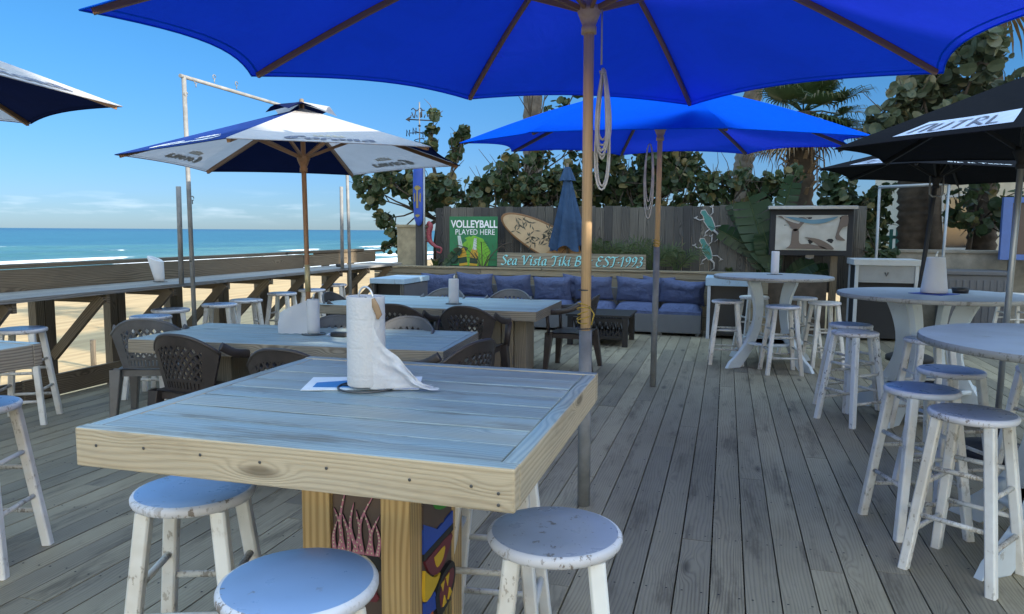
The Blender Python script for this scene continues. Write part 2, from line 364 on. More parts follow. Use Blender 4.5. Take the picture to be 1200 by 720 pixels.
M['blackfab'] = fabric('black canvas', (.022, .023, .027), (.01, .01, .01), .05)
M['oldblue'] = fabric('faded blue canvas', (.055, .105, .20), (.04, .08, .16), .12, .3)
M['cushion'] = None
m = Mat('blue cushion cloth'); p = m.obj(); n1 = m.noise(p, 5.0, 4.0, .6, .6); n2 = m.noise(p, 300.0, 2.0)
M['cushion'] = m.fin(m.mix(n1, (.075, .10, .205), (.105, .14, .27)), .9, m.math('ADD', m.math('MULTIPLY', m.noise(p, 9.0, 5.0, .65, 1.5), 9.0), n2), .7, .012)
M['paper'] = None
m = Mat('paper towel'); p = m.obj(); v1 = m.n('ShaderNodeTexVoronoi', {'Vector': p, 'Scale': 120.0}).outputs['Distance']
wv = m.n('ShaderNodeTexWave', {'Vector': p, 'Scale': 3.6, 'Distortion': .2}, wave_type='BANDS', bands_direction='Z').outputs[1]
bn = m.n('ShaderNodeBump', {'Height': m.math('ADD', m.math('ADD', v1, m.math('MULTIPLY', m.noise(p, 30.0, 3.0), .7)), m.math('MULTIPLY', m.step(wv, .96, 1.0), -.5)), 'Strength': .5, 'Distance': .003})
pb = m.n('ShaderNodeBsdfDiffuse', {'Color': (.74, .74, .75, 1), 'Normal': bn.outputs[0]}); pt_ = m.n('ShaderNodeBsdfTranslucent', {'Color': (.72, .74, .78, 1)})
mxs = m.n('ShaderNodeMixShader', {0: .28, 1: pb.outputs[0], 2: pt_.outputs[0]}); m.t.links.new(mxs.outputs[0], m.o.inputs[0]); M['paper'] = m.m
M['card'] = plain('cardboard', (.33, .22, .13), .9)
M['wire'] = plain('wire', (.10, .10, .10), .4, .7)
M['wirebright'] = plain('bright wire', (.7, .7, .66), .3, .6)
M['rope'] = plain('white rope', (.55, .54, .50), .9, 0, .2, 200, .3)
M['ropeyellow'] = plain('yellow rope', (.42, .29, .05), .9, 0, .2, 200, .3)
m = Mat('grey wicker'); p = m.obj(); wv = m.n('ShaderNodeTexWave', {'Vector': p, 'Scale': 34.0, 'Distortion': 1.5}, wave_type='BANDS', bands_direction='Z').outputs[1]
wv2 = m.n('ShaderNodeTexWave', {'Vector': p, 'Scale': 20.0, 'Distortion': 1.0}, wave_type='BANDS', bands_direction='X').outputs[1]
k = m.math('MULTIPLY', wv, wv2); M['wicker'] = m.fin(m.mix(k, (.10, .105, .11), (.26, .27, .28)), .7, k, .6, .006)
M['concrete'] = plain('concrete', (.25, .235, .20), .9, 0, .2, 25, .3)
M['stucco'] = plain('beige stucco', (.62, .58, .48), .9, 0, .08, 40, .3)
M['glass'] = plain('dark window', (.03, .04, .05), .08)
M['bark'] = plain('palm bark', (.15, .135, .115), .95, 0, .35, 22, .9)
M['bark2'] = plain('brown bark', (.075, .06, .046), .95, 0, .35, 18, .9)
M['frond'] = leafmat('palm frond', (.045, .085, .028), (.09, .14, .05), (.22, .17, .09), .25)
M['deadfrond'] = plain('dry frond', (.22, .16, .10), .9, 0, .3)
M['grape'] = leafmat('round leaves', (.030, .058, .024), (.095, .14, .062), (.24, .20, .08), .34)
M['grapelight'] = leafmat('pale round leaves', (.060, .085, .050), (.14, .175, .10), (.27, .25, .14), .3)
M['banana'] = leafmat('broad leaf', (.018, .05, .02), (.03, .075, .032), (.06, .10, .04), .2)
m = Mat('beach sand'); p = m.obj(); a = m.noise(m.mul(p, (1, .35, 1)), .35, 6.0, .65); b = m.noise(p, 9.0, 5.0, .7); rip = m.noise(m.mul(p, (3, .22, 1)), .7, 7.0, .65)
wet = m.step(m.n('ShaderNodeSeparateXYZ', {0: p}).outputs[0], -36.5, -31.0)
col = m.mix(a, (.40, .275, .13), (.55, .40, .21)); col = m.mulc(m.math('MULTIPLY', m.step(rip, .42, .62), .55), col, (.62, .56, .5)); col = m.mulc(m.math('SUBTRACT', 1.0, wet), col, (.5, .46, .44))
M['sand'] = m.fin(col, m.math('MULTIPLY_ADD', wet, .6, .3), m.math('ADD', m.math('MULTIPLY', b, .3), rip), .6, .05)
m = Mat('sea water'); p = m.obj(); sx = m.n('ShaderNodeSeparateXYZ', {0: p}).outputs[0]
near = m.step(sx, -150.0, -40.0); far = m.step(sx, -1500.0, -150.0)
pat = m.noise(m.mul(p, (1, .25, 1)), .11, 6.0, .65)
col = m.mix(near, m.mix(far, (.014, .075, .115), (.026, .125, .155)), (.10, .21, .175)); col = m.mulc(m.step(pat, .38, .62), col, (.55, .72, .80))
chop = m.noise(m.mul(p, (1, .3, 1)), .55, 5.0, .7); col = m.mulc(m.math('MULTIPLY', m.step(chop, .45, .7), .6), col, (.6, .7, .75))
fo = m.attr('foam'); fn = m.noise(m.mul(p, (1, .45, 1)), .9, 8.0, .75); fl = m.step(m.math('ADD', fo, m.math('MULTIPLY', m.math('SUBTRACT', fn, .5), 1.1)), .42, .62)
col = m.mix(fl, col, (.82, .85, .86))
wv = m.math('ADD', m.noise(m.mul(p, (1, .45, 1)), .5, 8.0, .7), m.math('MULTIPLY', m.noise(m.mul(p, (1, .35, 1)), .06, 4.0, .6), 3.0))
M['sea'] = m.fin(col, m.math('MULTIPLY_ADD', fl, .5, .28), wv, .6, .5, 0.0, .25)
def flat(name, col, rough=.55): M[name] = plain(name.replace('_', ' '), col, rough, 0, .08, 60, .05)
for nm, c in dict(sign_green=(.012, .16, .06), sign_lime=(.16, .42, .03), sign_dark=(.008, .045, .025), beer=(.55, .33, .03), glassclear=(.50, .58, .55), letter_white=(.80, .82, .84),
                  letter_teal=(.28, .68, .70), letter_dark=(.085, .09, .14), letter_grey=(.40, .39, .38), crown=(.52, .47, .36), tiki_pink=(.45, .17, .22), tiki_brown=(.10, .065, .05), tiki_cream=(.62, .52, .36),
                  tiki_blue=(.02, .07, .38), tiki_yellow=(.68, .42, .02), tiki_maroon=(.16, .025, .035), tiki_orange=(.62, .14, .02), tiki_green=(.05, .28, .03), tiki_black=(.015, .015, .015),
                  label_white=(.55, .62, .78), red=(.25, .045, .06), teal=(.04, .19, .17), board_tan=(.36, .22, .10), board_rim=(.20, .10, .04), board_cream=(.46, .34, .20), leafprint=(.09, .09, .065),
                  tarp=(.42, .42, .39), tarp_brown=(.13, .10, .085), tarp_blue=(.10, .22, .30), frame_blue=(.08, .15, .40), box_grey=(.10, .105, .12), apron_grey=(.27, .29, .31), shown_crown=(.62, .58, .50), leaflet_blue=(.05, .22, .5), leaflet_white=(.78, .82, .84), tiki_gold=(.26, .20, .07)).items():
    flat(nm, c)

# ------------------------------------------------------------------ pen lettering
SCRIPT = {
 'S': (.50, [[(.5, .70), (.38, .8), (.2, .74), (.16, .6), (.3, .45), (.42, .28), (.36, .08), (.2, 0), (.02, .08)]]),
 'e': (.36, [[(.08, .26), (.25, .31), (.32, .42), (.24, .5), (.1, .42), (.04, .2), (.12, .02), (.24, .02), (.35, .12)]]),
 'a': (.44, [[(.34, .47), (.2, .5), (.06, .3), (.06, .06), (.16, .02), (.3, .22), (.36, .48)], [(.36, .48), (.31, .12), (.36, .02), (.44, .08)]]),
 'V': (.66, [[(-.04, .64), (.08, .78), (.17, .7), (.2, .35), (.24, .02)], [(.24, .02), (.42, .4), (.56, .72), (.66, .8), (.76, .72)]]),
 'i': (.24, [[(.0, .38), (.12, .5), (.08, .12), (.14, .01), (.24, .1)], [(.15, .68), (.2, .63)]]),
 's': (.32, [[(.3, .45), (.2, .5), (.1, .42), (.16, .28), (.24, .14), (.14, .01), (0, .06)]]),
 't': (.28, [[(.16, .72), (.08, .14), (.14, .01), (.26, .1)], [(-.02, .48), (.26, .5)]]),
 'T': (.56, [[(0, .62), (.1, .78), (.35, .73), (.64, .82)], [(.34, .75), (.3, .3), (.22, .0), (.08, .0)]]),
 'k': (.40, [[(.16, .82), (.04, .0)], [(.32, .5), (.09, .25), (.2, .22), (.38, .0)]]),
 'B': (.50, [[(.14, .76), (.04, .0)], [(0, .66), (.2, .8), (.44, .72), (.36, .5), (.14, .42), (.42, .36), (.42, .1), (.2, .0), (.0, .04)]]),
 'r': (.32, [[(.0, .4), (.12, .5), (.06, 0)], [(.1, .3), (.22, .48), (.34, .47)]]),
 'E': (.50, [[(.5, .72), (.32, .8), (.14, .7), (.2, .48), (.38, .44)], [(.2, .46), (.06, .34), (.04, .12), (.2, .0), (.44, .09)]]),
 '1': (.30, [[(.02, .62), (.2, .78), (.12, 0)]]),
 '9': (.44, [[(.4, .7), (.24, .8), (.1, .64), (.16, .44), (.34, .5), (.42, .72)], [(.42, .74), (.36, .32), (.1, 0)]]),
 '3': (.42, [[(.08, .72), (.26, .8), (.38, .66), (.2, .44)], [(.2, .44), (.37, .34), (.3, .08), (.1, -.02), (0, .06)]]),
 '.': (.16, [[(.04, .36), (.10, .30)]]), ' ': (.26, [])}
GOTHIC = {
 'C': (.62, [[(.56, .62), (.42, .84), (.16, .66), (.06, .3), (.2, .02), (.42, .0), (.58, .16)], [(.34, .74), (.28, .4), (.34, .1)]]),
 'o': (.42, [[(.2, .52), (.05, .4), (.06, .12), (.2, 0)], [(.2, .52), (.34, .4), (.34, .12), (.2, 0)]]),
 'r': (.34, [[(.0, .44), (.1, .52), (.1, .04), (.16, .0)], [(.12, .4), (.24, .52), (.34, .46)]]),
 'n': (.46, [[(.0, .44), (.1, .52), (.1, .0)], [(.12, .4), (.26, .52), (.36, .42), (.35, .06), (.43, .02)]]),
 'a': (.44, [[(.06, .44), (.2, .52), (.34, .42), (.34, .06), (.42, .02)], [(.32, .3), (.1, .24), (.06, .08), (.18, .0), (.33, .1)]])}
THIN = {
 'n': (.50, [[(0, 0), (.06, .68), (.14, .74), (.34, .74), (.4, .66), (.38, 0)]]),
 'U': (.52, [[(.02, .72), (.0, .2), (.1, .02), (.3, .02), (.38, .2), (.42, .72)], [(.12, .88), (.14, .9)], [(.28, .88), (.3, .9)]]),
 't': (.50, [[(-.02, .7), (.48, .76)], [(.24, .73), (.2, 0)]]),
 'r': (.50, [[(.02, 0), (.08, .72), (.34, .76), (.4, .56), (.1, .36)], [(.12, .36), (.46, 0)]]),
 'l': (.40, [[(.06, .76), (0, .06), (.06, .01), (.32, .02)]])}
def width(text, G, gap): return sum(G[c][0] + gap for c in text)
def write(mb, text, G, f, nib, gap=.06, slant=0.0, mat=0, k=5, d=.002):
    """f(x, y, d) maps pen coordinates (letter height about .8) to the surface"""
    x0 = 0.0; lay = 0
    for c in text:
        wd, st = G[c]
        for s_ in st:
            pts = [(x0 + x + slant * y, y) for x, y in spline(s_, k)]
            mb.strip(pts, nib, f, d + lay * 2e-4, mat); lay = (lay + 1) % 4
        x0 += wd + gap
    return x0
def font_mesh(text, size, mat, f, depth=.002, bold=0.0, shear=0.0, space=1.0):
    """built-in font turned to mesh vertices, then laid on a surface by f(x, y, d); returns an MB"""
    cu = bpy.data.curves.new('txt', 'FONT'); cu.body = text; cu.size = size; cu.offset = bold; cu.shear = shear; cu.space_character = space; cu.align_x = 'CENTER'
    ob = bpy.data.objects.new('txt', cu); sc.collection.objects.link(ob)
    bpy.context.view_layer.update()
    me = bpy.data.meshes.new_from_object(ob.evaluated_get(bpy.context.evaluated_depsgraph_get()))
    mb = MB()
    for v in me.vertices: mb.v.append(Vector(f(v.co.x, v.co.y, depth)))
    for p_ in me.polygons: mb.face(list(p_.vertices), None, 0)
    bpy.data.objects.remove(ob); bpy.data.curves.remove(cu); bpy.data.meshes.remove(me)
    return mb

# ------------------------------------------------------------------ setting: beach, sea, deck
def zsand(x):
    if x > -6.3: return -.45
    if x > -9.5: return -.45 - .85 * (-6.3 - x) / 3.2
    return -1.3 - .6 * min(1, (-9.5 - x) / 26) - max(0, (-35.5 - x)) * .03
def axis_steps(bps):
    o = []
    for a, b, n in bps: o += [a + (b - a) * i / n for i in range(n)]
    return o + [bps[-1][1]]
def sheet(xs, ys, zf, attr=None):
    mb = MB()
    for x in xs:
        for y in ys: mb.v.append(Vector((x, y, zf(x, y))))
    n = len(ys)
    for i in range(len(xs) - 1):
        for j in range(n - 1):
            a = i * n + j; mb.face((a, a + n, a + n + 1, a + 1), None, 0, True)
    return mb
xs = axis_steps([(-90, -40, 10), (-40, -6, 68), (-6, 60, 6), (60, 4000, 8)]); ys = axis_steps([(-300, 0, 10), (0, 60, 60), (60, 300, 24), (300, 9000, 12)])
struct(sheet(xs, ys, lambda x, y: zsand(x) + (.05 * mnoise.noise((x * .5, y * .18, 0)) if -40 < x < -7 else 0)).build('beach', M['sand']))
waves = [(-37.5, .10, 3.0), (-43, .20, 3.4), (-53, .42, 3.2), (-64, .36, 3.4), (-80, .5, 4.0), (-104, .5, 5)]
def crest(x, y, i, xc): return xc + 3.5 * mnoise.noise((y * .022, i * 7.3, 1))
def zsea(x, y):
    z = -1.78
    for i, (xc, h, wd) in enumerate(waves):
        d = x - crest(x, y, i, xc)
        a = .45 + .9 * max(0, mnoise.noise((y * .03, i * 3.1, 5)) + .25)
        z += h * a * math.exp(-(d / (wd * (.55 if d > 0 else 1.1))) ** 2)
    return z
def foam(x, y):
    f = 0
    for i, (xc, h, wd) in enumerate(waves):
        d = x - crest(x, y, i, xc)
        a = mnoise.noise((y * .045, i * 5.7, 9)) + (.38 if i < 2 else (.25 if i < 4 else .0))
        a = max(0, min(1, a * 2.4))
        if d > -.6: f = max(f, a * math.exp(-max(0, d - .6) / (2.4 if i > 1 else 4.5)) * min(1, (d + .6) / .5))
    if x > -38: f = max(f, .75)
    return f
xs = axis_steps([(-125, -70, 55), (-70, -33, 74)]); ys = axis_steps([(-30, 20, 25), (20, 140, 80), (140, 420, 60)])
mb = sheet(xs, ys, zsea)
def far_fade(v): return v
nn = len(mb.v); fo = [foam(v.x, v.y) for v in mb.v]
for x0, x1, y0, y1 in ((-30000, -125, -30, 420), (-30000, -33, 420, 40000), (-30000, -33, -3000, -30)):
    b = len(mb.v)
    for x, y in ((x0, y0), (x1, y0), (x1, y1), (x0, y1)): mb.v.append(Vector((x, y, -1.78)))
    mb.face((b, b + 1, b + 2, b + 3))
o = struct(mb.build('sea', M['sea'])); a = o.data.attributes.new('foam', 'FLOAT', 'POINT'); a.data.foreach_set('value', fo + [0.0] * (len(mb.v) - nn))

mb = MB(); bw = .1445; nb = int((6.3 + 5.84) / bw)
for i in range(nb):
    xc = -5.80 + i * bw + bw / 2; y = -3.0 - random.random() * 3
    while y < 12.3:
        L = random.choice((2.4, 3.05, 3.66, 3.66, 4.27, 4.88)); y1 = min(12.3, y + L)
        if y1 > -3: mb.box((xc, (max(y, -3) + y1) / 2, -.019 + random.uniform(-.0012, .0012)), (bw - random.uniform(.005, .0075), y1 - max(y, -3) - .003, .038), None, 1, 0, random.random())
        y = y1
for k in range(26):
    yj = -2.9 + k * .6
    for i in range(nb):
        for dx in (-.042, .042):
            xc = -5.80 + i * bw + bw / 2 + dx + random.uniform(-.008, .008); yy = yj + random.uniform(-.012, .012); b = len(mb.v); e_ = .0042
            mb.v += [Vector((xc + e_ * a, yy + e_ * c, .0017)) for a, c in ((-1, -1), (1, -1), (1, 1), (-1, 1))]; mb.face((b, b + 1, b + 2, b + 3), None, 1)
struct(mb.build('deck', [M['deck'], M['blackmatte']], bevel=.003))
mb = MB()
for k in range(26): mb.box((.2, -2.9 + k * .6, -.14), (12.2, .04, .19), None, 0)
struct(mb.build('deck_joists', M['rail']))
mb = MB(); mb.box((-2.2, 12.6, .40), (7.3, 1.5, .86)); struct(mb.build('planting_bed', M['bark2']))

# ------------------------------------------------------------------ seaward rail with its drinking counter
rail = thing('deck_railing', 'dark timber railing along the sea side with wide plank counter and diagonal braces', 'railing', (-5.85, 0, 0))
def child(mb, name, mats, root, **kw):
    off = root.matrix_basis.translation.copy(); p_ = root.parent
    while p_: off += p_.matrix_basis.translation; p_ = p_.parent
    mb.v = [v - off for v in mb.v]; return mb.build(name, mats, root, **kw)
mb = MB()
yy = -3.0
while yy < 11.4:
    y1 = min(11.4, yy + random.choice((3.05, 3.66, 4.27)))
    for k in range(4): mb.box((-5.80 + .07 + k * .148, (yy + y1) / 2, .962 + random.uniform(-.001, .001)), (.142, y1 - yy - .004, .036), None, 1)
    yy = y1
child(mb, 'counter', M['counter'], rail, bevel=.003)
mb = MB()
for (z, w_, h_, x) in ((1.19, .14, .036, -5.90), ):
    mb.box((x, 3.0, z), (w_, 12.0, h_), None, 1); mb.box((x, 10.1, z + .002), (w_, 2.3, h_), None, 1)
child(mb, 'top_rail', M['rail'], rail, bevel=.003)
mb = MB(); mb.box((-5.855, 3.2, 1.062), (.036, 12.4, .206), None, 1); mb.box((-5.855, 10.55, 1.07), (.036, 2.26, .17), None, 1); mb.box((-5.875, 10.9, 1.165), (.034, 2.3, .036), None, 1)
child(mb, 'rail_board', M['rail'], rail, bevel=.003)
mb = MB()
for a, b in ((-3, .6), (.62, 4.9), (4.92, 9.1), (9.12, 11.6)): mb.box((-5.862, (a + b) / 2, .095), (.038, b - a, .19), None, 1)
child(mb, 'kick_board', M['rail'], rail, bevel=.003)
for y in (-2.3, -1.5, -.7, .1, .95, 1.8, 2.6, 3.45, 4.3, 5.2, 6.03, 6.86, 7.67, 8.5, 9.36, 10.2, 11.0):
    mb = MB(); mb.box((-5.93, y - .045, .35), (.09, .09, 1.62), None, 2); mb.box((-5.90, y + .055, .40), (.038, .10, 1.1), None, 2); child(mb, 'post', M['rail'], rail, bevel=.004)
    mb = MB(); mb.bar((-5.845, y + .03, .36), (-5.26, y + .03, .925), .038, .088, (0, 0, 1)); mb.bar((-5.83, y + .072, .905), (-5.24, y + .072, .905), .036, .085); child(mb, 'brace', M['rail'], rail, bevel=.003)
struct_stake = MB(); struct_stake.tube([(-12.6, 12.2, -2.0), (-12.58, 12.2, -.78)], .055, 12, 0); tag(struct_stake.build('wooden_stake', M['rail']), 'short round wooden stake standing in the sand beyond the railing', 'stake')

# pipe frames
def pipeframe(name, label, pipes, mat, hooks=(), loc=(0, 0, 0)):
    root = thing(name, label, 'frame', loc)
    for nm, pts, r_ in pipes:
        mb = MB(); mb.tube(pts, r_, 12); child(mb, nm, mat, root)
    for p_ in hooks:
        mb = MB(); c = Vector(p_); mb.tube([c + Vector((0, 0, .03 * sg)) for sg in (-1.2, 0)] , .005, 6)
        mb.tube([c + Vector((0, .022 * math.cos(a * .7), .022 * math.sin(a * .7) + .02)) for a in range(9)], .005, 6); child(mb, 'eye_hook', M['galv'], root)
    return root
fr = pipeframe('pipe_stand', 'tall galvanised pipe frame with eye hooks standing along the sea counter', [
    ('upright_pipe', [(-5.06, 6.15, 0), (-5.10, 6.17, 2.99)], .022), ('upright_pipe', [(-5.12, 9.46, 0), (-5.16, 9.46, 2.99)], .022), ('top_bar', [(-5.10, 6.12, 2.985), (-5.16, 9.5, 2.985)], .019),
    ('short_pipe', [(-5.135, 6.07, .98), (-5.135, 6.08, 1.93)], .024), ('short_pipe', [(-5.19, 9.35, .98), (-5.19, 9.36, 2.12)], .024)], M['galv'],
    [(-5.10, 6.34, 2.95), (-5.10, 6.62, 3.05), (-5.10, 6.98, 3.05), (-5.08, 6.17, 2.80), (-5.07, 6.19, 1.80), (-5.07, 6.14, 1.2)], (-5.1, 6.15, 0))
pipeframe('pipe_stand', 'bright galvanised pipe frame on the right between the cabinet and the concrete wall', [
    ('upright_pipe', [(2.13, 12.0, 0), (2.12, 12.0, 2.2)], .021), ('upright_pipe', [(2.99, 12.0, 0), (3.02, 12.0, 2.22)], .021), ('top_bar', [(2.10, 12.0, 2.19), (3.06, 12.0, 2.235)], .024)], M['galvlight'], (), (2.99, 12, 0))

# ------------------------------------------------------------------ back bench wall, fence, planting bed things
bw_ = thing('bench_back_wall', 'low plank wall of weathered boards behind the blue cushions', 'wall', (-2.6, 11.78, 0))
mb = MB()
for z, h_ in ((.10, .19), (.295, .19), (.49, .19), (.685, .19), (.835, .10)):
    for a, b in ((-5.9, -3.95), (-3.945, -1.6), (-1.595, .62)): mb.box(((a + b) / 2, 11.77, z), (b - a, .038, h_ - .005), None, 0)
child(mb, 'plank_face', M['bench'], bw_, bevel=.003)
mb = MB(); mb.box((-4.4, 11.79, .903), (3.0, .13, .03), None, 0); mb.box((-1.13, 11.79, .903), (3.5, .13, .03), None, 0); child(mb, 'cap_board', M['bench'], bw_, bevel=.003)
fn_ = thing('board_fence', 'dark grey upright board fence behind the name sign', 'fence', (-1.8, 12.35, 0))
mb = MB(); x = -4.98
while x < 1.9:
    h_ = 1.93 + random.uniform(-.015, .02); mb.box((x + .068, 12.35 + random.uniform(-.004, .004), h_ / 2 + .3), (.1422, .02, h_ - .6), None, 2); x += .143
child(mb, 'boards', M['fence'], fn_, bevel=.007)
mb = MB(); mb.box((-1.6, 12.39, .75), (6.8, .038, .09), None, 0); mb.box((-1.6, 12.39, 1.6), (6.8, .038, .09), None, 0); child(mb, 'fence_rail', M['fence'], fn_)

# name sign
sg = thing('name_sign', 'long plank sign with teal italic lettering on the low wall', 'sign', (-2.44, 11.80, .92))
mb = MB(); mb.box((-2.44, 11.80, 1.045), (2.45, .03, .235), None, 0); child(mb, 'board', M['signwood'], sg, bevel=.004)
txt = 'Sea Vista Tiki Bar EST.1993'; W_ = width(txt, SCRIPT, .055); kx = 2.34 / W_
for nm, mt, ox, oz, dd, nb_ in (('letter_shadow', M['tiki_black'], .008, -.007, .0012, (.05, .03, .014)), ('lettering', M['letter_teal'], 0, 0, .003, (.046, .03, .012))):
    mb = MB(); write(mb, txt, SCRIPT, lambda x, y, d: (-3.60 + x * kx + ox, 11.785 - d - dd, .965 + y * .195 + oz), nb_, .055, .12)
    child(mb, nm, mt, sg)

# green sign
gs = thing('beer_sign', 'green metal sign about volleyball with two beer bottles and lime', 'sign', (-4.13, 11.9, .92))
mb = MB(); mb.box((-4.13, 11.92, 1.345), (.86, .012, .83)); child(mb, 'panel', M['sign_green'], gs, bevel=.002)
SF = lambda x, y, d: (-4.56 + x * .86, 11.914 - d, .93 + y * .83)
mb = MB(); mb.poly([(.0, 0), (.30, 0), (.2, .2), (.28, .45), (.5, .62), (.7, .55), (.86, .3), (.8, 0)], SF, .001); child(mb, 'light_patch', M['sign_lime'], gs)
mb = MB(); mb.poly([(.0, .02), (.16, .03), (.40, .36), (.30, .40), (.1, .22)], SF, .0022); child(mb, 'dark_patch', M['sign_dark'], gs)
def bottle(mb, cx, cy, s_, tilt, mat, part):
    prof = {'body': [(-.1, 0), (.1, 0), (.11, .3), (.06, .45), (-.06, .45), (-.11, .3)], 'neck': [(-.05, .42), (.05, .42), (.035, .72), (-.035, .72)], 'label': [(-.1, .06), (.1, .06), (.105, .2), (-.105, .2)]}[part]
    c, s2 = math.cos(tilt), math.sin(tilt)
    mb.poly([(cx + (x * c - y * s2) * s_, cy + (x * s2 + y * c) * s_) for x, y in prof], SF, {'body': .003, 'neck': .0036, 'label': .0046}[part])
for cx, cy, s_, tl in ((.30, .0, .86, .16), (.50, .0, .78, -.08)):
    for part, mt in (('body', 'beer'), ('neck', 'glassclear'), ('label', 'sign_dark')):
        mb = MB(); bottle(mb, cx, cy, s_, tl, mt, part); child(mb, 'bottle_' + part if part != 'label' else 'label_band', M[mt], gs)
mb = MB(); mb.poly([(.32, .56), (.4, .50), (.52, .50), (.5, .56), (.42, .60)], SF, .003); child(mb, 'lime_slice', M['sign_lime'], gs)
mb = font_mesh('VOLLEYBALL', .155, None, lambda x, y, d: (-4.115 + x * .93, 11.914 - d - .002, 1.575 + y * 1.12), .002, .004); child(mb, 'lettering', M['letter_white'], gs)
mb = font_mesh('PLAYED HERE', .125, None, lambda x, y, d: (-4.10 + x * .93, 11.914 - d - .002, 1.455 + y * 1.05), .002, .0); child(mb, 'lettering', M['letter_white'], gs)

# surfboard
sb = thing('surfboard', 'brown rimmed surfboard with dark leaf print leaning behind the name sign', 'surfboard', (-2.75, 12.1, .92))
def SB(x, y, d): a = R(-27); return (-2.80 + x * math.cos(a) - y * math.sin(a), 12.07 - d, 1.325 + x * math.sin(a) + y * math.cos(a))
ol = lambda k: [(-.98 + 1.96 * (1 - math.cos(t)) / 2, 0) for t in (0,)] 
def board_outline(s_):
    P_ = []
    for i in range(40):
        t = 2 * math.pi * i / 40; x = math.cos(t); y = math.sin(t)
        P_.append((x * .98 * s_ + (1 - s_) * .0, y * .27 * (1 - .28 * max(0, x) ** 2) * (s_ if s_ == 1 else s_ * .93)))
    return P_
mb = MB(); mb.poly(board_outline(1), SB, .045); child(mb, 'rim', M['board_rim'], sb, bevel=.012)
mb = MB(); mb.poly(board_outline(.95), SB, .049); child(mb, 'deck_panel', M['board_cream'], sb)
mb = MB(); mb.poly([(-.02, -.22), (.10, .06), (.16, .245), (.55, .21), (.87, .07), (.92, 0), (.87, -.07), (.5, -.19), (.2, -.23)], SB, .051); child(mb, 'tail_patch', M['board_tan'], sb)
mb = MB(); rg = random.Random(3)
for i in range(26):
    x, y = rg.uniform(-.86, -.02), rg.uniform(-.19, .19)
    if (x / .95) ** 2 + (y / .25) ** 2 > .8: continue
    a = rg.uniform(0, 6.28)
    for da, L in ((0, .12), (2.1, .09), (3.9, .10)):
        c, s_ = math.cos(a + da), math.sin(a + da)
        mb.poly([(x, y), (x + c * L * .5 - s_ * .014, y + s_ * L * .5 + c * .014), (x + c * L, y + s_ * L), (x + c * L * .5 + s_ * .010, y + s_ * L * .5 - c * .010)], SB, .0515)
child(mb, 'leaf_print', M['leafprint'], sb)
mb = MB(); mb.tube([SB(.28 + .05 * math.cos(t * .5) * (1 - .02 * t), -.05 + .09 * math.sin(t * .5), .053) for t in range(16)], .006, 6); child(mb, 'swirl_mark', M['tiki_brown'], sb)

# red wall ornament, lizards, painted tiki post
mb = MB(); mb.tube([Vector((-4.93 + a, 11.9, b)) for a, b in spline([(-.02, 1.66), (.03, 1.60), (.0, 1.48), (.02, 1.34), (.12, 1.25), (.22, 1.22), (.21, 1.14), (.14, 1.16)], 5)], [.035 + .02 * math.sin(min(1, i / 22) * 3.1) - .0007 * i for i in range(36)], 10)
for i in range(5): mb.tube([(-4.93 - .05, 11.895, 1.62 - i * .07), (-4.93 + .04, 11.87, 1.6 - i * .07)], .012, 6)
tag(mb.build('seahorse_ornament', M['red']), 'curled red seahorse ornament hanging on the fence left of the green sign', 'ornament')
def lizard(x, z, a, label):
    root = thing('lizard_ornament', label, 'ornament', (x, 12.3, z), 0, 'metal lizards on the fence')
    f = lambda px, py, d: (x + px * math.cos(a) - py * math.sin(a), 12.325 - d, z + px * math.sin(a) + py * math.cos(a))
    body = [(-.02, .22), (.03, .2), (.035, .12), (.06, .05), (.05, -.06), (.03, -.14), (-.03, -.14), (-.05, -.06), (-.06, .05), (-.035, .12), (-.045, .19)]
    mb = MB(); mb.poly([(p_ * 1.25, q * 1.06) for p_, q in body], f, .006)
    for sx_, yy_, dy in ((1, .08, .1), (-1, .08, .07), (1, -.1, -.09), (-1, -.1, -.05)):
        mb.tube([f(sx_ * .04, yy_, .006), f(sx_ * .12, yy_ + dy * .3, .006), f(sx_ * .15, yy_ + dy, .006)], .009, 6)
        for k in (-1, 0, 1): mb.tube([f(sx_ * .15, yy_ + dy, .006), f(sx_ * .15 + .03 * k, yy_ + dy * 1.4, .006)], .007, 5)
    mb.tube([f(0, -.14, .006), f(.03, -.22, .006), f(.0, -.30, .006), f(-.07, -.32, .006)], [.02, .015, .01, .005], 6)
    child(mb, 'outline', M['letter_grey'], root)
    mb = MB(); mb.poly(body, f, .009); child(mb, 'body', M['teal'], root)
lizard(-.28, 1.68, .5, 'upper teal lizard ornament with white outline on the fence'); lizard(-.30, 1.22, .4, 'lower teal lizard ornament with white outline on the fence')
tp = thing('tiki_post', 'square timber post with blue carved tiki face at the seaward end of the fence', 'post', (-5.09, 11.9, 0))
mb = MB(); mb.box((-5.10, 11.93, 1.35), (.14, .12, 2.5), None, 2); child(mb, 'post', M['fence'], tp, bevel=.008)
mb = MB(); prof = [(.02, 1.60), (.05, 1.63), (.085, 1.72), (.10, 1.95), (.105, 2.2), (.10, 2.5), (.09, 2.62)]
mb.lathe(prof, 20, (-5.09, 11.84, 0), sy=.6); child(mb, 'tiki_face', M['tiki_blue'], tp)
FP = lambda x, y, d: (-5.09 + x, 11.84 - .6 * math.sqrt(max(0, .0108 - x * x)) - d - .004, y)
mb = MB()
for pts in ([(-.02, 1.9), (.02, 1.9), (.012, 2.2), (-.012, 2.2)], [(-.07, 2.24), (-.02, 2.2), (.02, 2.2), (.07, 2.24), (.02, 2.28), (-.02, 2.28)], [(-.06, 2.0), (-.035, 2.02), (-.045, 2.16), (-.065, 2.14)], [(.06, 2.0), (.035, 2.02), (.045, 2.16), (.065, 2.14)], [(-.05, 1.78), (0, 1.74), (.05, 1.78), (0, 1.80)]): mb.poly(pts, FP, .008)
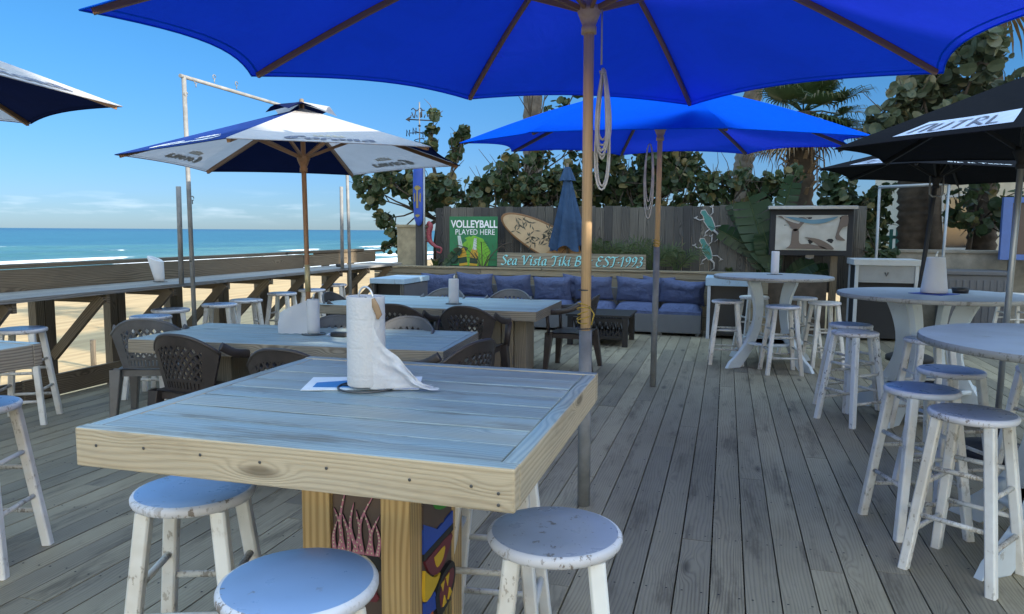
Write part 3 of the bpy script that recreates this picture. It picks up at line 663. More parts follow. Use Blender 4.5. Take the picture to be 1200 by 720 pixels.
child(mb, 'carved_features', M['tiki_gold'], tp)
mb = MB(); mb.tube([(-4.985, 11.82, .9), (-4.985, 11.82, 2.6)], .018, 8); tag(mb.build('thin_pipe', M['galvlight']), 'thin pale pipe standing beside the blue tiki post', 'pipe')
M['pillar'] = plain('aged beige render', (.30, .26, .175), .9, 0, .25)
mb = MB(); mb.box((-5.55, 12.6, .9), (.42, .42, 1.36), None, 2); mb.box((-5.55, 12.6, 1.6), (.46, .46, .05)); tag(mb.build('masonry_pillar', M['pillar'], bevel=.01), 'short beige pillar at the far end of the railing', 'pillar')
# weather vane
wv_ = thing('weather_vane', 'dark wind vane with scrollwork letters on thin pole above the leaves', 'weather vane', (-5.78, 13.5, .8))
mb = MB(); mb.tube([(-5.78, 13.5, .3), (-5.78, 13.5, 3.98)], .013, 8); child(mb, 'pole', M['galv'], wv_)
mb = MB(); mb.tube([(-6.0, 13.5, 3.66), (-5.52, 13.5, 3.62)], .012, 6)
mb.poly([(-.04, 0), (.05, .05), (.05, -.05)], lambda x, y, d: (-6.03 + x, 13.5 - d, 3.66 + y), .01)
for k in range(9): mb.tube([(-5.97 + .05 * k + .02 * math.sin(k * 2), 13.5, 3.68 + .012 * (k % 2)), (-5.97 + .05 * k + .02 * math.cos(k * 3), 13.5, 3.74 + .05 * (k % 3))], .011, 6)
mb.tube([(-5.95 + .04 * k, 13.5, 3.84 + .03 * math.sin(k * 1.7)) for k in range(8)], .010, 6)
child(mb, 'scroll_arrow', M['blackmatte'], wv_)
for dx, dy in ((1, 0), (-1, 0), (0, 1), (0, -1)):
    mb = MB(); c = Vector((-5.78, 13.5, 3.40)); mb.tube([c, c + Vector((dx * .2, dy * .2, 0))], .008, 6)
    q = c + Vector((dx * .24, dy * .24, 0)); mb.tube([q + Vector((-.03, 0, -.06)), q + Vector((-.03, 0, .06)), q + Vector((.03, 0, -.06)), q + Vector((.03, 0, .06))], .011, 5); child(mb, 'direction_arm', M['blackmatte'], wv_)
mb = MB(); mb.tube([(-5.78 + .1 * math.cos(t * .7), 13.5 + .1 * math.sin(t * .7), 3.2 + .01 * t) for t in range(10)], .008, 5); mb.lathe([(.0, 3.50), (.035, 3.53), (.0, 3.56)], 10, (-5.78, 13.5, 0)); child(mb, 'scroll_collar', M['blackmatte'], wv_)

# concrete wall, building, teal fence, deck box, cabinets, boards
mb = MB(); mb.box((4.6, 12.9, .45), (5.6, .22, 1.56)); mb.box((4.6, 12.9, 1.25), (5.62, .27, .05)); tag(mb.build('retaining_wall', M['concrete'], bevel=.01), 'low grey concrete wall on the right behind the storage box', 'wall')
bd = thing('beach_house', 'beige rendered house seen between the trunks behind the concrete wall', 'house', (6.2, 18, 0))
mb = MB(); mb.box((6.6, 19, 1.6), (6.0, 4, 4.2)); child(mb, 'wall', M['stucco'], bd)
mb = MB(); mb.box((6.6, 18.9, 3.85), (6.6, 4.9, .18)); child(mb, 'roof', M['white'], bd)
for x in (4.6, 6.2):
    mb = MB(); mb.box((x, 16.99, 1.75), (.8, .05, 1.0)); wd = child(mb, 'window', M['glass'], bd)
    mb = MB()
    for dx in (-.43, .43): mb.box((x + dx, 16.97, 1.75), (.07, .07, 1.14))
    for dz in (-.54, .54): mb.box((x, 16.97, 1.75 + dz), (.93, .072, .07))
    mb.v = [v - bd.location for v in mb.v]; mb.build('frame', M['white'], wd)
mb = MB()
for k in range(14): mb.box((1.9 + k * .11, 15.6, 1.0), (.06, .03, 1.2))
mb.box((2.6, 15.63, 1.45), (1.6, .03, .06)); mb.box((2.6, 15.63, .6), (1.6, .03, .06)); tag(mb.build('picket_fence', M['teal']), 'teal picket fence glimpsed behind the leaves left of the palm trunk', 'fence')
# the tall building whose shadow lies over the deck stands to the right, behind the camera's field
hb = thing('beach_hotel', 'unseen tall pale building on the landward side shaped to shade the whole deck', 'building', (20, -5, 0))
mb = MB(); mb.box((26, -6, 4.83), (12, 34, 10.66)); mb.box((26.3, 6, 12.4), (11, 9.6, 4.4)); child(mb, 'wall', M['stucco'], hb)  # taller end block added to keep the trees shaded
for yc_, ln_, zt_ in ((-14.1, 17.8, 12.87), (-4.52, 1.36, 12.2), (-.85, 3.7, 12.2)):  # unseen roofline, steps and gap shaped to set shade edges and sun patches
    mb = MB(); mb.box((20.15, yc_, (10.162 + zt_) / 2), (.3, ln_, zt_ - 10.162)); child(mb, 'shade_parapet', M['stucco'], hb)
for k in range(8):
    for zz in (1.6, 4.6, 7.6):
        mb = MB(); mb.box((19.99, -21 + k * 3.6, zz), (.06, 1.5, 1.4)); child(mb, 'window', M['glass'], hb)
bx = thing('storage_box', 'dark grey ribbed storage box against the concrete wall', 'box', (3.53, 12.4, 0))
mb = MB(); mb.box((3.53, 12.45, .46), (.82, .50, .92))
for k in range(9): mb.box((3.18 + k * .088, 12.195, .45), (.05, .016, .8))
child(mb, 'tub', M['box_grey'], bx, bevel=.01)
mb = MB(); mb.box((3.53, 12.45, .955), (.88, .56, .07)); child(mb, 'lid', M['box_grey'], bx, bevel=.015)
def cabinet(name, label, x0, x1, y0, y1, h, slab, body, legs, front, frontz, apron=0, slabmat='bluepaint', side=None):
    root = thing(name, label, 'cabinet', ((x0 + x1) / 2, (y0 + y1) / 2, 0)); cx, cy = (x0 + x1) / 2, (y0 + y1) / 2
    mb = MB(); mb.box((cx, cy, h - slab / 2), (x1 - x0, y1 - y0, slab), None, 0); child(mb, 'top', M[slabmat], root, bevel=.006)
    mb = MB(); mb.box((cx, cy + .05, (h - slab) / 2 + .02), (x1 - x0 - .10, y1 - y0 - .16, h - slab - .04)); child(mb, 'inner_box', M[front], root, bevel=.004)
    for x in (x0 + .05, x1 - .05):
        for y in (y0 + .04, y1 - .04):
            mb = MB(); mb.box((x, y, (h - slab) / 2), (.045, .045, h - slab), None, 2); child(mb, 'leg', M[legs], root, bevel=.003)
    if apron:
        mb = MB(); mb.box((cx, y0 + .045, h - slab - apron / 2), (x1 - x0 - .15, .02, apron)); child(mb, 'apron_panel', M[body], root)
    if side:
        for x in (x0 + .03, x1 - .03):
            mb = MB(); mb.box((x, cy, (h - slab) / 2), (.03, y1 - y0 - .08, h - slab - .02), None, 2); child(mb, 'side_panel', M[side], root)
    return root
c_ = cabinet('corner_cabinet', 'pale blue topped open cabinet in the seaward corner beside the sofa', -5.0, -4.45, 9.8, 10.75, .82, .075, 'black', 'fence', 'black', 0, side='box_grey')  # black box fills the open body in place of its shaded inside
c_ = cabinet('speaker_cabinet', 'pale blue topped cabinet with black front at the right end of the sofa', -.27, .38, 10.85, 11.5, .885, .12, 'black', 'white', 'black', 0)
mb = MB(); mb.lathe([(.0, .01), (.12, .0), (.13, .02), (.0, .022)], 24); mb.v = [Vector((v.x + .06, 10.93 - v.z, v.y * .45 + .13)) - c_.location for v in mb.v]; mb.build('speaker_grille', M['box_grey'], c_)
c_ = cabinet('grill_cabinet', 'white topped cabinet with grey apron and black cooler below by the concrete wall', 1.72, 2.58, 11.3, 11.95, 1.16, .085, 'apron_grey', 'white', 'blackmatte', 0, apron=.24, slabmat='white')
mb = MB(); mb.tube([(2.13, 11.33, .98), (2.15, 11.32, .93), (2.17, 11.33, .98)], .008, 6); child(mb, 'latch', M['wire'], c_)
tv = thing('wrapped_screen', 'black framed outdoor screen wrapped in crinkled plastic on a timber post', 'screen', (1.2, 11.9, 1.2))
mb = MB(); mb.box((1.2, 11.95, 1.55), (1.16, .10, .74)); child(mb, 'case', M['blackmatte'], tv, bevel=.01)
mb = MB(); mb.box((1.2, 11.93, 1.895), (1.24, .26, .05)); child(mb, 'top_cover', M['galvlight'], tv, bevel=.006)
TV = lambda x, y, d: (.66 + x * 1.08, 11.898 - d, 1.24 + y * .58)
mb = MB(); mb.grid(24, 14, lambda a, b: Vector(TV(.04 + a * .92, .04 + b * .9, .004 + .012 * mnoise.noise((a * 7, b * 5, 2))))); child(mb, 'plastic_wrap', M['tarp'], tv)
mb = MB()
for pts in ([(.06, .90), (.12, .9), (.24, .62), (.30, .52), (.38, .68), (.44, .84), (.36, .86), (.33, .72)], [(.18, .08), (.24, .2), (.26, .55), (.34, .55), (.36, .22), (.5, .2), (.7, .08)], [(.42, .38), (.6, .33), (.74, .2), (.8, .07), (.66, .09), (.55, .24)], [(.88, .92), (.96, .92), (.96, .68), (.9, .62), (.86, .45), (.94, .3), (.82, .34), (.84, .6)]):
    mb.poly(spline(pts + [pts[0]], 4)[:-1], TV, .019)
child(mb, 'brown_print', M['tarp_brown'], tv)
mb = MB(); mb.poly(spline([(.14, .90), (.30, .80), (.5, .72), (.68, .75), (.84, .90), (.7, .86), (.5, .82), (.3, .88), (.14, .90)], 4)[:-1], TV, .020); child(mb, 'blue_print', M['tarp_blue'], tv)
mb = MB(); mb.box((1.55, 12.02, .58), (.10, .08, 1.2), None, 2); child(mb, 'post', M['rail'], tv, bevel=.004)
mb = MB(); mb.box((1.2, 11.92, 1.165), (.12, .06, .05)); mb.tube([(1.14, 11.9, 1.15), (1.2, 11.89, 1.13), (1.26, 11.9, 1.16)], .012, 6); child(mb, 'bracket', M['wire'], tv)
fb = thing('framed_board', 'blue framed dark board mounted on the concrete wall at the right edge', 'notice board', (4.4, 12.6, 1.2))
mb = MB(); mb.box((4.4, 12.35, 1.6), (.98, .04, .74)); child(mb, 'panel', M['tiki_brown'], fb)
mb = MB()
for x in (3.87, 4.93): mb.box((x, 12.33, 1.6), (.12, .08, .90))
for z in (1.19, 2.01): mb.box((4.4, 12.332, z), (.94, .076, .08))
child(mb, 'frame', M['frame_blue'], fb, bevel=.004)
mb = MB(); mb.poly([(0, 0), (.3, .04), (.34, .3), (.26, .34), (.1, .12)], lambda x, y, d: (4.12 + x, 12.33 - d, 1.48 + y), .004); child(mb, 'white_print', M['letter_white'], fb)
mb = MB(); mb.box((4.4, 12.6, 1.0), (.1, .5, .1)); mb.box((4.0, 12.42, .8), (.07, .07, 1.7), None, 2); mb.box((4.8, 12.42, .8), (.07, .07, 1.7), None, 2); child(mb, 'post', M['rail'], fb)

# ------------------------------------------------------------------ sofa, cushions, coffee table
mw = .648; x0 = -4.85
names = ['against the corner cabinet', 'second from the corner cabinet', 'third from the corner cabinet', 'in the middle of the row', 'third from the speaker cabinet', 'second from the speaker cabinet', 'against the speaker cabinet']
def pillow(name, label, c, sx_, sz, th, lean, group, cat, seed):
    mb = MB(); N = 14
    def f(a, b, sd):
        x, y = a * 2 - 1, b * 2 - 1
        ex = 1 - .09 * (1 - y * y); ey = 1 - .12 * (1 - x * x) - (.03 * math.sin(x * 4 + seed) if y > 0 else 0)
        t = (max(0, 1 - x ** 4) * max(0, 1 - y ** 4)) ** .42
        wr = (.022 * mnoise.noise((x * 2.1 + seed * 9, y * 2.1, seed)) + .012 * mnoise.noise((x * 5 + seed * 3, y * 2.5, seed + 4))) * t
        return Vector((x * sx_ / 2 * ex, sd * (t * th / 2 + wr), y * sz / 2 * ey))
    mb.grid(N, N, lambda a, b: f(a, b, -1)); mb.grid(N, N, lambda a, b: f(1 - a, b, 1))
    rot = Matrix.Rotation(lean, 4, 'X') @ Matrix.Rotation(random.uniform(-.07, .07), 4, 'Y') @ Matrix.Rotation(random.uniform(-.08, .08), 4, 'Z')
    mb.v = [rot @ v for v in mb.v]
    o = mb.build(name, M['cushion']); o.location = c; return tag(o, label, cat, group)
for i in range(7):
    xa = x0 + i * mw + .006; xb = xa + mw - .012; xc = (xa + xb) / 2
    md = thing('sofa_module', 'grey wicker sofa module ' + names[i], 'sofa', (xc, 11.35, 0), 0, 'wicker sofa modules along the low wall')
    mb = MB(); mb.box((0, 0, .18), (xb - xa, .66, .28)); mb.v = [v for v in mb.v]; mb.build('base', M['wicker'], md, bevel=.012)
    mb = MB(); mb.box((0, .30, .48), (xb - xa, .06, .34)); mb.build('back_panel', M['wicker'], md, bevel=.012)
    for sx_ in (-.27, .27):
        for sy in (-.27, .27):
            mb = MB(); mb.box((sx_, sy, .02), (.05, .05, .04)); mb.build('foot', M['galv'], md)
    mb = MB(); hx = (xb - xa) / 2
    mb.grid(10, 8, lambda a, b: Vector(((a * 2 - 1) * hx, (b * 2 - 1) * .32 - .01, .325 + .13 * (max(0, 1 - (a * 2 - 1) ** 6) * max(0, 1 - (b * 2 - 1) ** 6)) ** .5)))
    mb.box((0, -.01, .335), (hx * 2 - .01, .635, .05))
    o = mb.build('seat_cushion', M['cushion']); o.location = (xc, 11.35, 0); tag(o, 'blue seat cushion on the wicker module ' + names[i], 'cushion', 'seat cushions of the sofa')
cs = [-4.56, -3.93, -3.28, -2.63, -1.98, -1.32, -.62]
for i, xx in enumerate(cs):
    pillow('back_cushion', 'plump blue back cushion leaning on the wicker module ' + names[i], (xx, 11.42 + .018 * (i % 3), .62 + .012 * ((i * 2) % 3)), .63 if i < 6 else .70, .41, .19, R(11 + (i * 5) % 11), 'back cushions of the sofa', 'cushion', i + 1)
for i, xx in enumerate((-2.26, -.99)):
    pillow('back_cushion', ['blue back cushion half hidden behind its neighbours right of the main blue umbrella pole', 'blue back cushion half hidden behind its neighbours near the second umbrella pole'][i], (xx, 11.58, .64), .5, .40, .12, R(4), 'back cushions of the sofa', 'cushion', i + 20)
ct = thing('coffee_table', 'low black slatted coffee table in front of the blue cushions', 'coffee table', (-1.62, 10.1, 0))
mb = MB()
for k in range(5): mb.box((0, -.32 + k * .16, .405), (.86, .152, .03), None, 0)
mb.build('top', M['black'], ct, bevel=.004)
for sx_ in (-.37, .37):
    for sy in (-.36, .36): mb = MB(); mb.box((sx_, sy, .195), (.07, .07, .39)); mb.build('leg', M['black'], ct, bevel=.004)
for sy in (-.35, .35):
    mb = MB(); mb.box((0, sy, .35), (.68, .03, .05)); mb.box((0, sy, .12), (.68, .03, .04))
    for k in range(9): mb.bar((-.32 + k * .08, sy, .13), (-.26 + k * .08, sy, .34), .025, .012, (0, 1, 0)); mb.bar((-.26 + k * .08, sy, .13), (-.32 + k * .08, sy, .34), .025, .012, (0, 1, 0))
    mb.build('lattice_side', M['black'], ct)
mb = MB(); mb.box((0, 0, .1), (.7, .7, .025)); mb.build('shelf', M['black'], ct)

# ------------------------------------------------------------------ tables
def plank_top(root, w_, d_, h, th, mtop, mapron, nplank, bw=.042, border=True):
    mb = MB(); iw, idp = w_ - 2 * bw, d_ - 2 * bw; pw = idp / nplank
    for k in range(nplank): mb.box((random.uniform(-.0, .0), -idp / 2 + pw * (k + .5), h - .019 + random.uniform(-.0015, .001)), (iw - .004, pw - .008, .036), None, 0)
    mb.build('top_planks', mtop, root, bevel=.003)
    mb = MB()
    for sy in (-1, 1): mb.box((0, sy * (d_ / 2 - bw / 2), h - th / 2 + .001), (w_, bw, th), None, 0)
    for sx_ in (-1, 1): mb.box((sx_ * (w_ / 2 - bw / 2), 0, h - th / 2 - .001), (bw, d_ - 2 * bw - .002, th), None, 1)
    # upper apron edges carry the same pale wash and painted sheen as the top
    for fi, f in enumerate(mb.f):
        if fi % 6 == 1: mb.m[fi] = 1
    mb.build('apron', [mapron, mtop], root, bevel=.005)
bt = thing('bar_table', 'tall square pine table with pale blue washed planks and tiki panels in its base', 'table', (-.975, 1.975, 0), R(.6))
plank_top(bt, 1.13, 1.10, 1.03, .098, M['top'], M['pine'], 8)
for x, z in ((-.50, .99), (-.36, .995), (-.20, .993), (-.04, .99), (.13, .992), (.33, .985), (.47, .985), (.53, .975), (.53, .95)):
    mb = MB(); mb.lathe([(.0, .0012), (.0025, .0012), (.0038, .0006), (.0038, 0)], 10); mb.v = [Vector((x + v.x, -.5515 - v.z, z + v.y)) for v in mb.v]; mb.build('screw', M['wire'], bt)
PX0, PX1, PY0, PY1 = -.19, .15, -.14, .30      # pedestal box round the umbrella pole hole
for cx, cy in ((PX0 + .045, PY0 + .045), (PX1 - .045, PY0 + .045), (PX1 - .045, PY1 - .045), (PX0 + .045, PY1 - .045)):
    mb = MB(); mb.box((cx, cy, .467), (.09, .09, .932), None, 2); mb.build('pedestal_post', M['post'], bt, bevel=.005)
for cy in (PY0 + .03, PY1 - .03):
    mb = MB(); mb.box(((PX0 + PX1) / 2, cy, .50), (PX1 - PX0 - .184, .03, .86)); o1 = mb.build('tiki_panel', M['tiki_brown'], bt, bevel=.004)
for cx in (PX0 + .018, PX1 - .018):
    mb = MB(); mb.box((cx, (PY0 + PY1) / 2, .50), (.03, PY1 - PY0 - .184, .86)); o2 = mb.build('tiki_panel', M['tiki_brown'], bt, bevel=.004)
mb = MB(); mb.box((0, .04, .025), (.52, .52, .05)); mb.build('foot_plate', M['post'], bt, bevel=.004)
def carve(parent, f, items, nm='carving'):
    for i, (pts, mt) in enumerate(items):
        mb = MB(); mb.poly(spline(pts + [pts[0]], 3)[:-1] if mt[0] == '~' else pts, f, .003 + .0012 * i); mb.build(nm, M[mt.strip('~')], parent)
TF = lambda x, y, d: ((PX0 + PX1) / 2 - .078 + x * .156, PY0 + .0148 - d, .42 + y * .36)
items = []
HAIR = [(.14, .05, .84, .1), (.24, .30, 1.0, -.1), (.34, .22, .80, .06), (.44, .50, .84, .1), (.54, .46, .90, -.12), (.62, .86, .98, -.16), (.72, .66, .84, .1), (.82, .98, .82, -.1), (.92, .90, .74, .06), (.06, .12, .74, -.05)]
for wd, mt, dd in ((.062, 'tiki_black', .0), (.046, 'tiki_pink', .0016)):
    for k, (bx_, tx, ty, bend) in enumerate(HAIR):
        q = spline([(bx_, .48), ((bx_ + tx) / 2 + bend, (.48 + ty) / 2), (tx, ty)], 5); L_ = [(x - wd * (1 - i / (len(q) - 1)) ** .7, y) for i, (x, y) in enumerate(q)]; R_ = [(x + wd * (1 - i / (len(q) - 1)) ** .7 + .001, y) for i, (x, y) in enumerate(q)]
        mb = MB(); mb.poly(L_ + R_[::-1][1:], TF, .004 + dd + .0002 * k)
        if mt == 'tiki_pink':
            for x, y in q[1:-2]: mb.poly([(x - .012, y - .007), (x + .012, y - .007), (x + .012, y + .007), (x - .012, y + .007)], TF, .009, 1, 1)
        mb.build('carved_hair', [M[mt], M['tiki_cream']], bt)
items += [([(.0, .50), (.30, .44), (.5, .42), (.75, .52), (1, .44), (1, .36), (.5, .30), (.0, .36)], 'tiki_black'), ([(.42, .38), (.62, .47), (.82, .42), (.88, .36), (.6, .34)], '~tiki_cream'), ([(.0, .44), (.16, .42), (.22, .36), (.05, .37)], '~tiki_cream'), ([(.1, .1), (.9, .1), (.8, .22), (.5, .26), (.2, .22)], '~tiki_maroon'), ([(.2, .13), (.8, .13), (.7, .19), (.3, .19)], 'tiki_cream')]
carve(bt, TF, items)
TR = lambda x, y, d: (PX1 - .0028 + d, (PY0 + PY1) / 2 - .124 + x * .248, .317 + y * .414)
carve(bt, TR, [([(.25, 1), (1, 1), (1, .86), (.8, .80), (.5, .84), (.3, .92)], '~tiki_green'), ([(0, .98), (.25, .97), (.4, .84), (.6, .78), (.7, .70), (0, .80)], 'tiki_brown'), ([(0, .84), (.45, .70), (1, .72), (1, .62), (.0, .62)], 'tiki_blue'), ([(0, .62), (1, .62), (1, .565), (0, .57)], 'tiki_black'),
    ([(.02, .56), (.92, .56), (.8, .44), (.5, .36), (.2, .42)], '~tiki_maroon'), ([(.3, .52), (.66, .52), (.6, .44), (.4, .42)], '~tiki_yellow'), ([(0, .50), (.16, .42), (.34, .36), (.5, .35), (.3, .28), (0, .27)], '~tiki_yellow'), ([(0, .26), (.3, .26), (.36, .12), (.0, .14)], 'tiki_blue'), ([(0, .14), (.22, .14), (.2, .02), (0, .02)], 'tiki_orange'),
    ([(.3, .22), (.5, .32), (.9, .34), (1, .2), (.8, .06), (.4, .03)], '~tiki_black'), ([(.42, .2), (.56, .28), (.88, .29), (.92, .2), (.74, .1), (.48, .08)], '~tiki_maroon'), ([(.46, .27), (.52, .2), (.58, .275)], 'tiki_yellow'), ([(.62, .285), (.68, .2), (.74, .29)], 'tiki_yellow'), ([(.5, .085), (.56, .16), (.62, .085)], 'tiki_yellow'), ([(.68, .09), (.74, .17), (.80, .12)], 'tiki_yellow')])
mb = MB()
for k in range(8): mb.poly([(.04 + k * .12, .0), (.10 + k * .12, .0), (.08 + k * .12, -.12), (.05 + k * .12, -.12)], TR, .004)
mb.build('carving', M['tiki_gold'], bt)
bl = thing('bar_table', 'tall square timber table cut off by the left edge', 'table', (-3.40, 1.90, 0))
plank_top(bl, 1.18, 1.12, 1.03, .098, M['top2'], M['pinegrey'], 8)
for cx in (-.14, .14):
    for cy in (-.14, .14): mb = MB(); mb.box((cx, cy, .467), (.09, .09, .932), None, 2); mb.build('pedestal_post', M['post'], bl, bevel=.005)
mb = MB(); mb.box((0, 0, .5), (.26, .26, .86)); mb.build('pedestal_panel', M['tiki_brown'], bl)
def dining(label, c, w_, d_, rz, mt):
    t = thing('dining_table', label, 'table', c, rz); plank_top(t, w_, d_, .725, .10, mt, M['pinegrey'], 7)
    for sx_ in (-1, 1):
        mb = MB()
        for dx in (-.10, .0, .10): mb.box((sx_ * (w_ / 2 - .42) + dx * 1.4, 0, .312), (.13, .36, .624), None, 2)
        mb.build('pedestal', M['pinegrey'], t, bevel=.006)
    return t
dining('low plank table behind the tall pine table with a towel sheet fanned out on it', (-3.0, 4.91, 0), 2.37, .98, R(5.0), M['top2'])
dining('low plank table farthest back beside the sofa cushions', (-3.02, 7.68, 0), 2.44, 1.30, R(1.0), M['top2'])

def round_table(label, c, r_, rz):
    t = thing('round_table', label, 'table', c, rz, 'round bar tables on the right')
    mb = MB(); mb.lathe([(r_ - .012, .995), (r_, 1.0), (r_, 1.022), (r_ - .006, 1.03)], 72); mb.f = mb.f[:-1]; mb.uv.pop(); mb.m.pop(); mb.sm.pop(); mb.tone.pop()
    mb.build('rim', M['roundrim'], t)
    mb = MB(); mb.lathe([(r_ - .006, 1.026), (r_ - .006, 1.0305)], 72, mat=0); mb.build('top', M['roundtop'], t)
    prof = spline([(.30, .995), (.235, .84), (.20, .66), (.225, .46), (.33, .24), (.46, .09), (.57, .0)], 5)
    for k in range(4):
        a = math.pi / 4 + k * math.pi / 2; mb = MB(); ca, sa = math.cos(a), math.sin(a); n = len(prof); b0 = 0
        for i, (r1, z) in enumerate(prof):
            q0 = prof[max(0, i - 1)]; q1 = prof[min(n - 1, i + 1)]; dr, dz = q1[0] - q0[0], q1[1] - q0[1]; L = math.hypot(dr, dz); nr, nz_ = -dz / L, dr / L
            wd = .055 + .02 * abs(i / (n - 1) - .5) * 2
            if i in (0, n - 1): nr, nz_ = 1, 0
            for sd, st in ((-1, -1), (1, -1), (1, 1), (-1, 1)):
                rr = r1 + nr * wd * sd; zz = z + nz_ * wd * sd; mb.v.append(Vector((ca * rr - sa * .022 * st, sa * rr + ca * .022 * st, zz)))
        for i in range(n - 1):
            for q in range(4): a_, b_ = i * 4 + q, i * 4 + (q + 1) % 4; mb.face((a_, b_, b_ + 4, a_ + 4))
        mb.face((3, 2, 1, 0)); mb.face([(n - 1) * 4 + q for q in range(4)]); mb.build('leg', M['roundleg'], t, bevel=.004)
    mb = MB(); mb.lathe([(.30, .255), (.36, .255), (.36, .285), (.30, .285), (.30, .255)], 48); mb.build('foot_ring', M['roundleg'], t)
    mb = MB(); mb.lathe([(.0, .97), (.34, .97), (.34, .996), (.0, .996)], 40); mb.build('brace_disc', M['roundleg'], t)
    return t
round_table('round bar table farthest back by the speaker cabinet and the wrapped screen', (.52, 8.98, 0), .655, R(-3))
round_table('middle round bar table with the cone of paper towel and black ashtray', (1.63, 6.78, 0), .715, R(8))
round_table('nearest round bar table cut off by the right edge', (1.63, 3.97, 0), .71, R(-8))

# ------------------------------------------------------------------ stools
def make_stool(label):
    root = thing('bar_stool', label, 'stool', (0, 0, 0), 0, 'white wooden bar stools')
    rs = .178
    mb = MB(); mb.lathe([(rs - .016, .704), (rs - .004, .709), (rs, .718), (rs, .728), (rs - .004, .734), (rs - .012, .7372), (rs * .5, .7366), (.02, .736)], 48)
    for i in range(5 * 48): mb.m[i] = 1
    mb.build('seat', [M['stoolseat'], M['stoolrim']], root)
    top, bot = .105, .178; T, B = [], []
    for sx_, sy in ((-1, -1), (1, -1), (1, 1), (-1, 1)):
        a, b = Vector((sx_ * top, sy * top, .706)), Vector((sx_ * bot, sy * bot, 0)); T.append(a); B.append(b)
        mb = MB(); n = 8
        for p_, rr in ((a, .0225), (b, .0215)):
            for qx, qy in ((1, .72), (.72, 1), (-.72, 1), (-1, .72), (-1, -.72), (-.72, -1), (.72, -1), (1, -.72)): mb.v.append(p_ + Vector((rr * qx, rr * qy, 0)))
        for k in range(n): mb.face((k, (k + 1) % n, n + (k + 1) % n, n + k))
        mb.face([n + k for k in range(n)]); mb.face(list(range(n))[::-1]); mb.build('leg', M['stoolleg'], root, bevel=.002)
    for i in range(4):
        j = (i + 1) % 4
        for z in ((.18, .40) if i % 2 == 0 else (.26, .48)):
            f = 1 - z / .706; p_ = T[i].lerp(B[i], f); q = T[j].lerp(B[j], f); mb = MB(); mb.tube([p_, q], .0115, 8); mb.build('rung', M['rung'], root)
    return root
S = [  # x, y, turn, seat, label
 (-1.53, 1.83, 20, 'stoolblue', 'bar stool tucked under the left front of the tiki table, smooth blue seat'),
 (-.90, 1.40, 38, 'stoolblue', 'bar stool nearest the camera, scuffed blue seat in front of the tiki panels'),
 (-.41, 1.84, 12, 'stoolgrey', 'bar stool under the right corner of the tiki table beside the umbrella sleeve'),
 (-.74, 2.36, 8, 'stoolseat', 'bar stool hidden under the tiki table behind the painted panels'),
 (-3.207, 2.456, 20, 'stoolseat', 'bar stool under the corner of the table at the left edge'),
 (-5.29, 4.46, 30, 'stoolseat', 'counter stool nearest the camera, behind the left edge table'),
 (-4.99, 5.49, 15, 'stoolseat', 'front stool of the close pair at the counter left of the tall pipe'),
 (-5.24, 6.03, 40, 'stoolgrey', 'rear stool of the close pair at the counter left of the tall pipe'),
 (-5.13, 6.62, 25, 'stoolseat', 'counter stool just right of the tall galvanised pipe'),
 (-5.17, 7.13, 50, 'stoolgrey', 'counter stool second to the right of the tall galvanised pipe'),
 (-5.32, 8.06, 10, 'stoolseat', 'counter stool left of the white canopied umbrella pole'),
 (-5.27, 8.67, 35, 'stoolseat', 'counter stool behind the white canopied umbrella pole'),
 (-5.47, 9.61, 20, 'stoolseat', 'farthest counter stool, beside the thin far pipe'),
 (.03, 8.92, 3, 'stoolgrey', 'white bar stool in front of the speaker cabinet with the black front'),
 (.35, 9.60, 20, 'stoolleg', 'white bar stool half hidden behind the left leg of the far round table'),
 (.61, 8.48, 10, 'stoolseat', 'white bar stool in front of the far round table'),
 (.91, 9.66, 30, 'stoolgrey', 'white bar stool behind the far round table under the wrapped screen'),
 (1.10, 9.09, 15, 'stoolleg', 'white bar stool at the right side of the far round table'),
 (1.06, 6.95, 35, 'stoolseat', 'smooth blue seated stool just behind the flaking white one'),
 (1.015, 6.43, 40, 'stoolchip', 'white bar stool with badly flaking paint on the open deck'),
 (1.49, 6.16, 10, 'stoolseat', 'pale bar stool between the middle and the nearest round tables'),
 (1.28, 4.79, 25, 'stoolseat', 'bar stool with plain blue seat at the far side of the nearest round table'),
 (.985, 4.16, 18, 'stoolblue', 'bar stool with chipped seat edge, second from the camera on the right'),
 (1.075, 3.66, 55, 'stoolgrey', 'foremost bar stool on the right with crusty worn seat rim'),
 (3.7, 11.3, 10, 'stoolleg', 'white bar stool at the far right in front of the concrete wall'),
 (1.86, 5.00, 30, 'stoolleg', 'white bar stool behind the nearest round table at the right edge'),
]
proto = None
for x, y, a, seat, lab in S:
    if proto is None: o = proto = make_stool(lab); o.location = (x, y, 0); o.rotation_euler = (0, 0, R(a))
    else: o = dup(proto, (x, y, 0), R(a), lab)
    if seat != 'stoolseat': setmat(o, 'seat', M[seat])
    if seat == 'stoolchip': setmat(o, 'leg', M['stoolchip'])
setmat(proto, 'seat', M['stoolblue'])

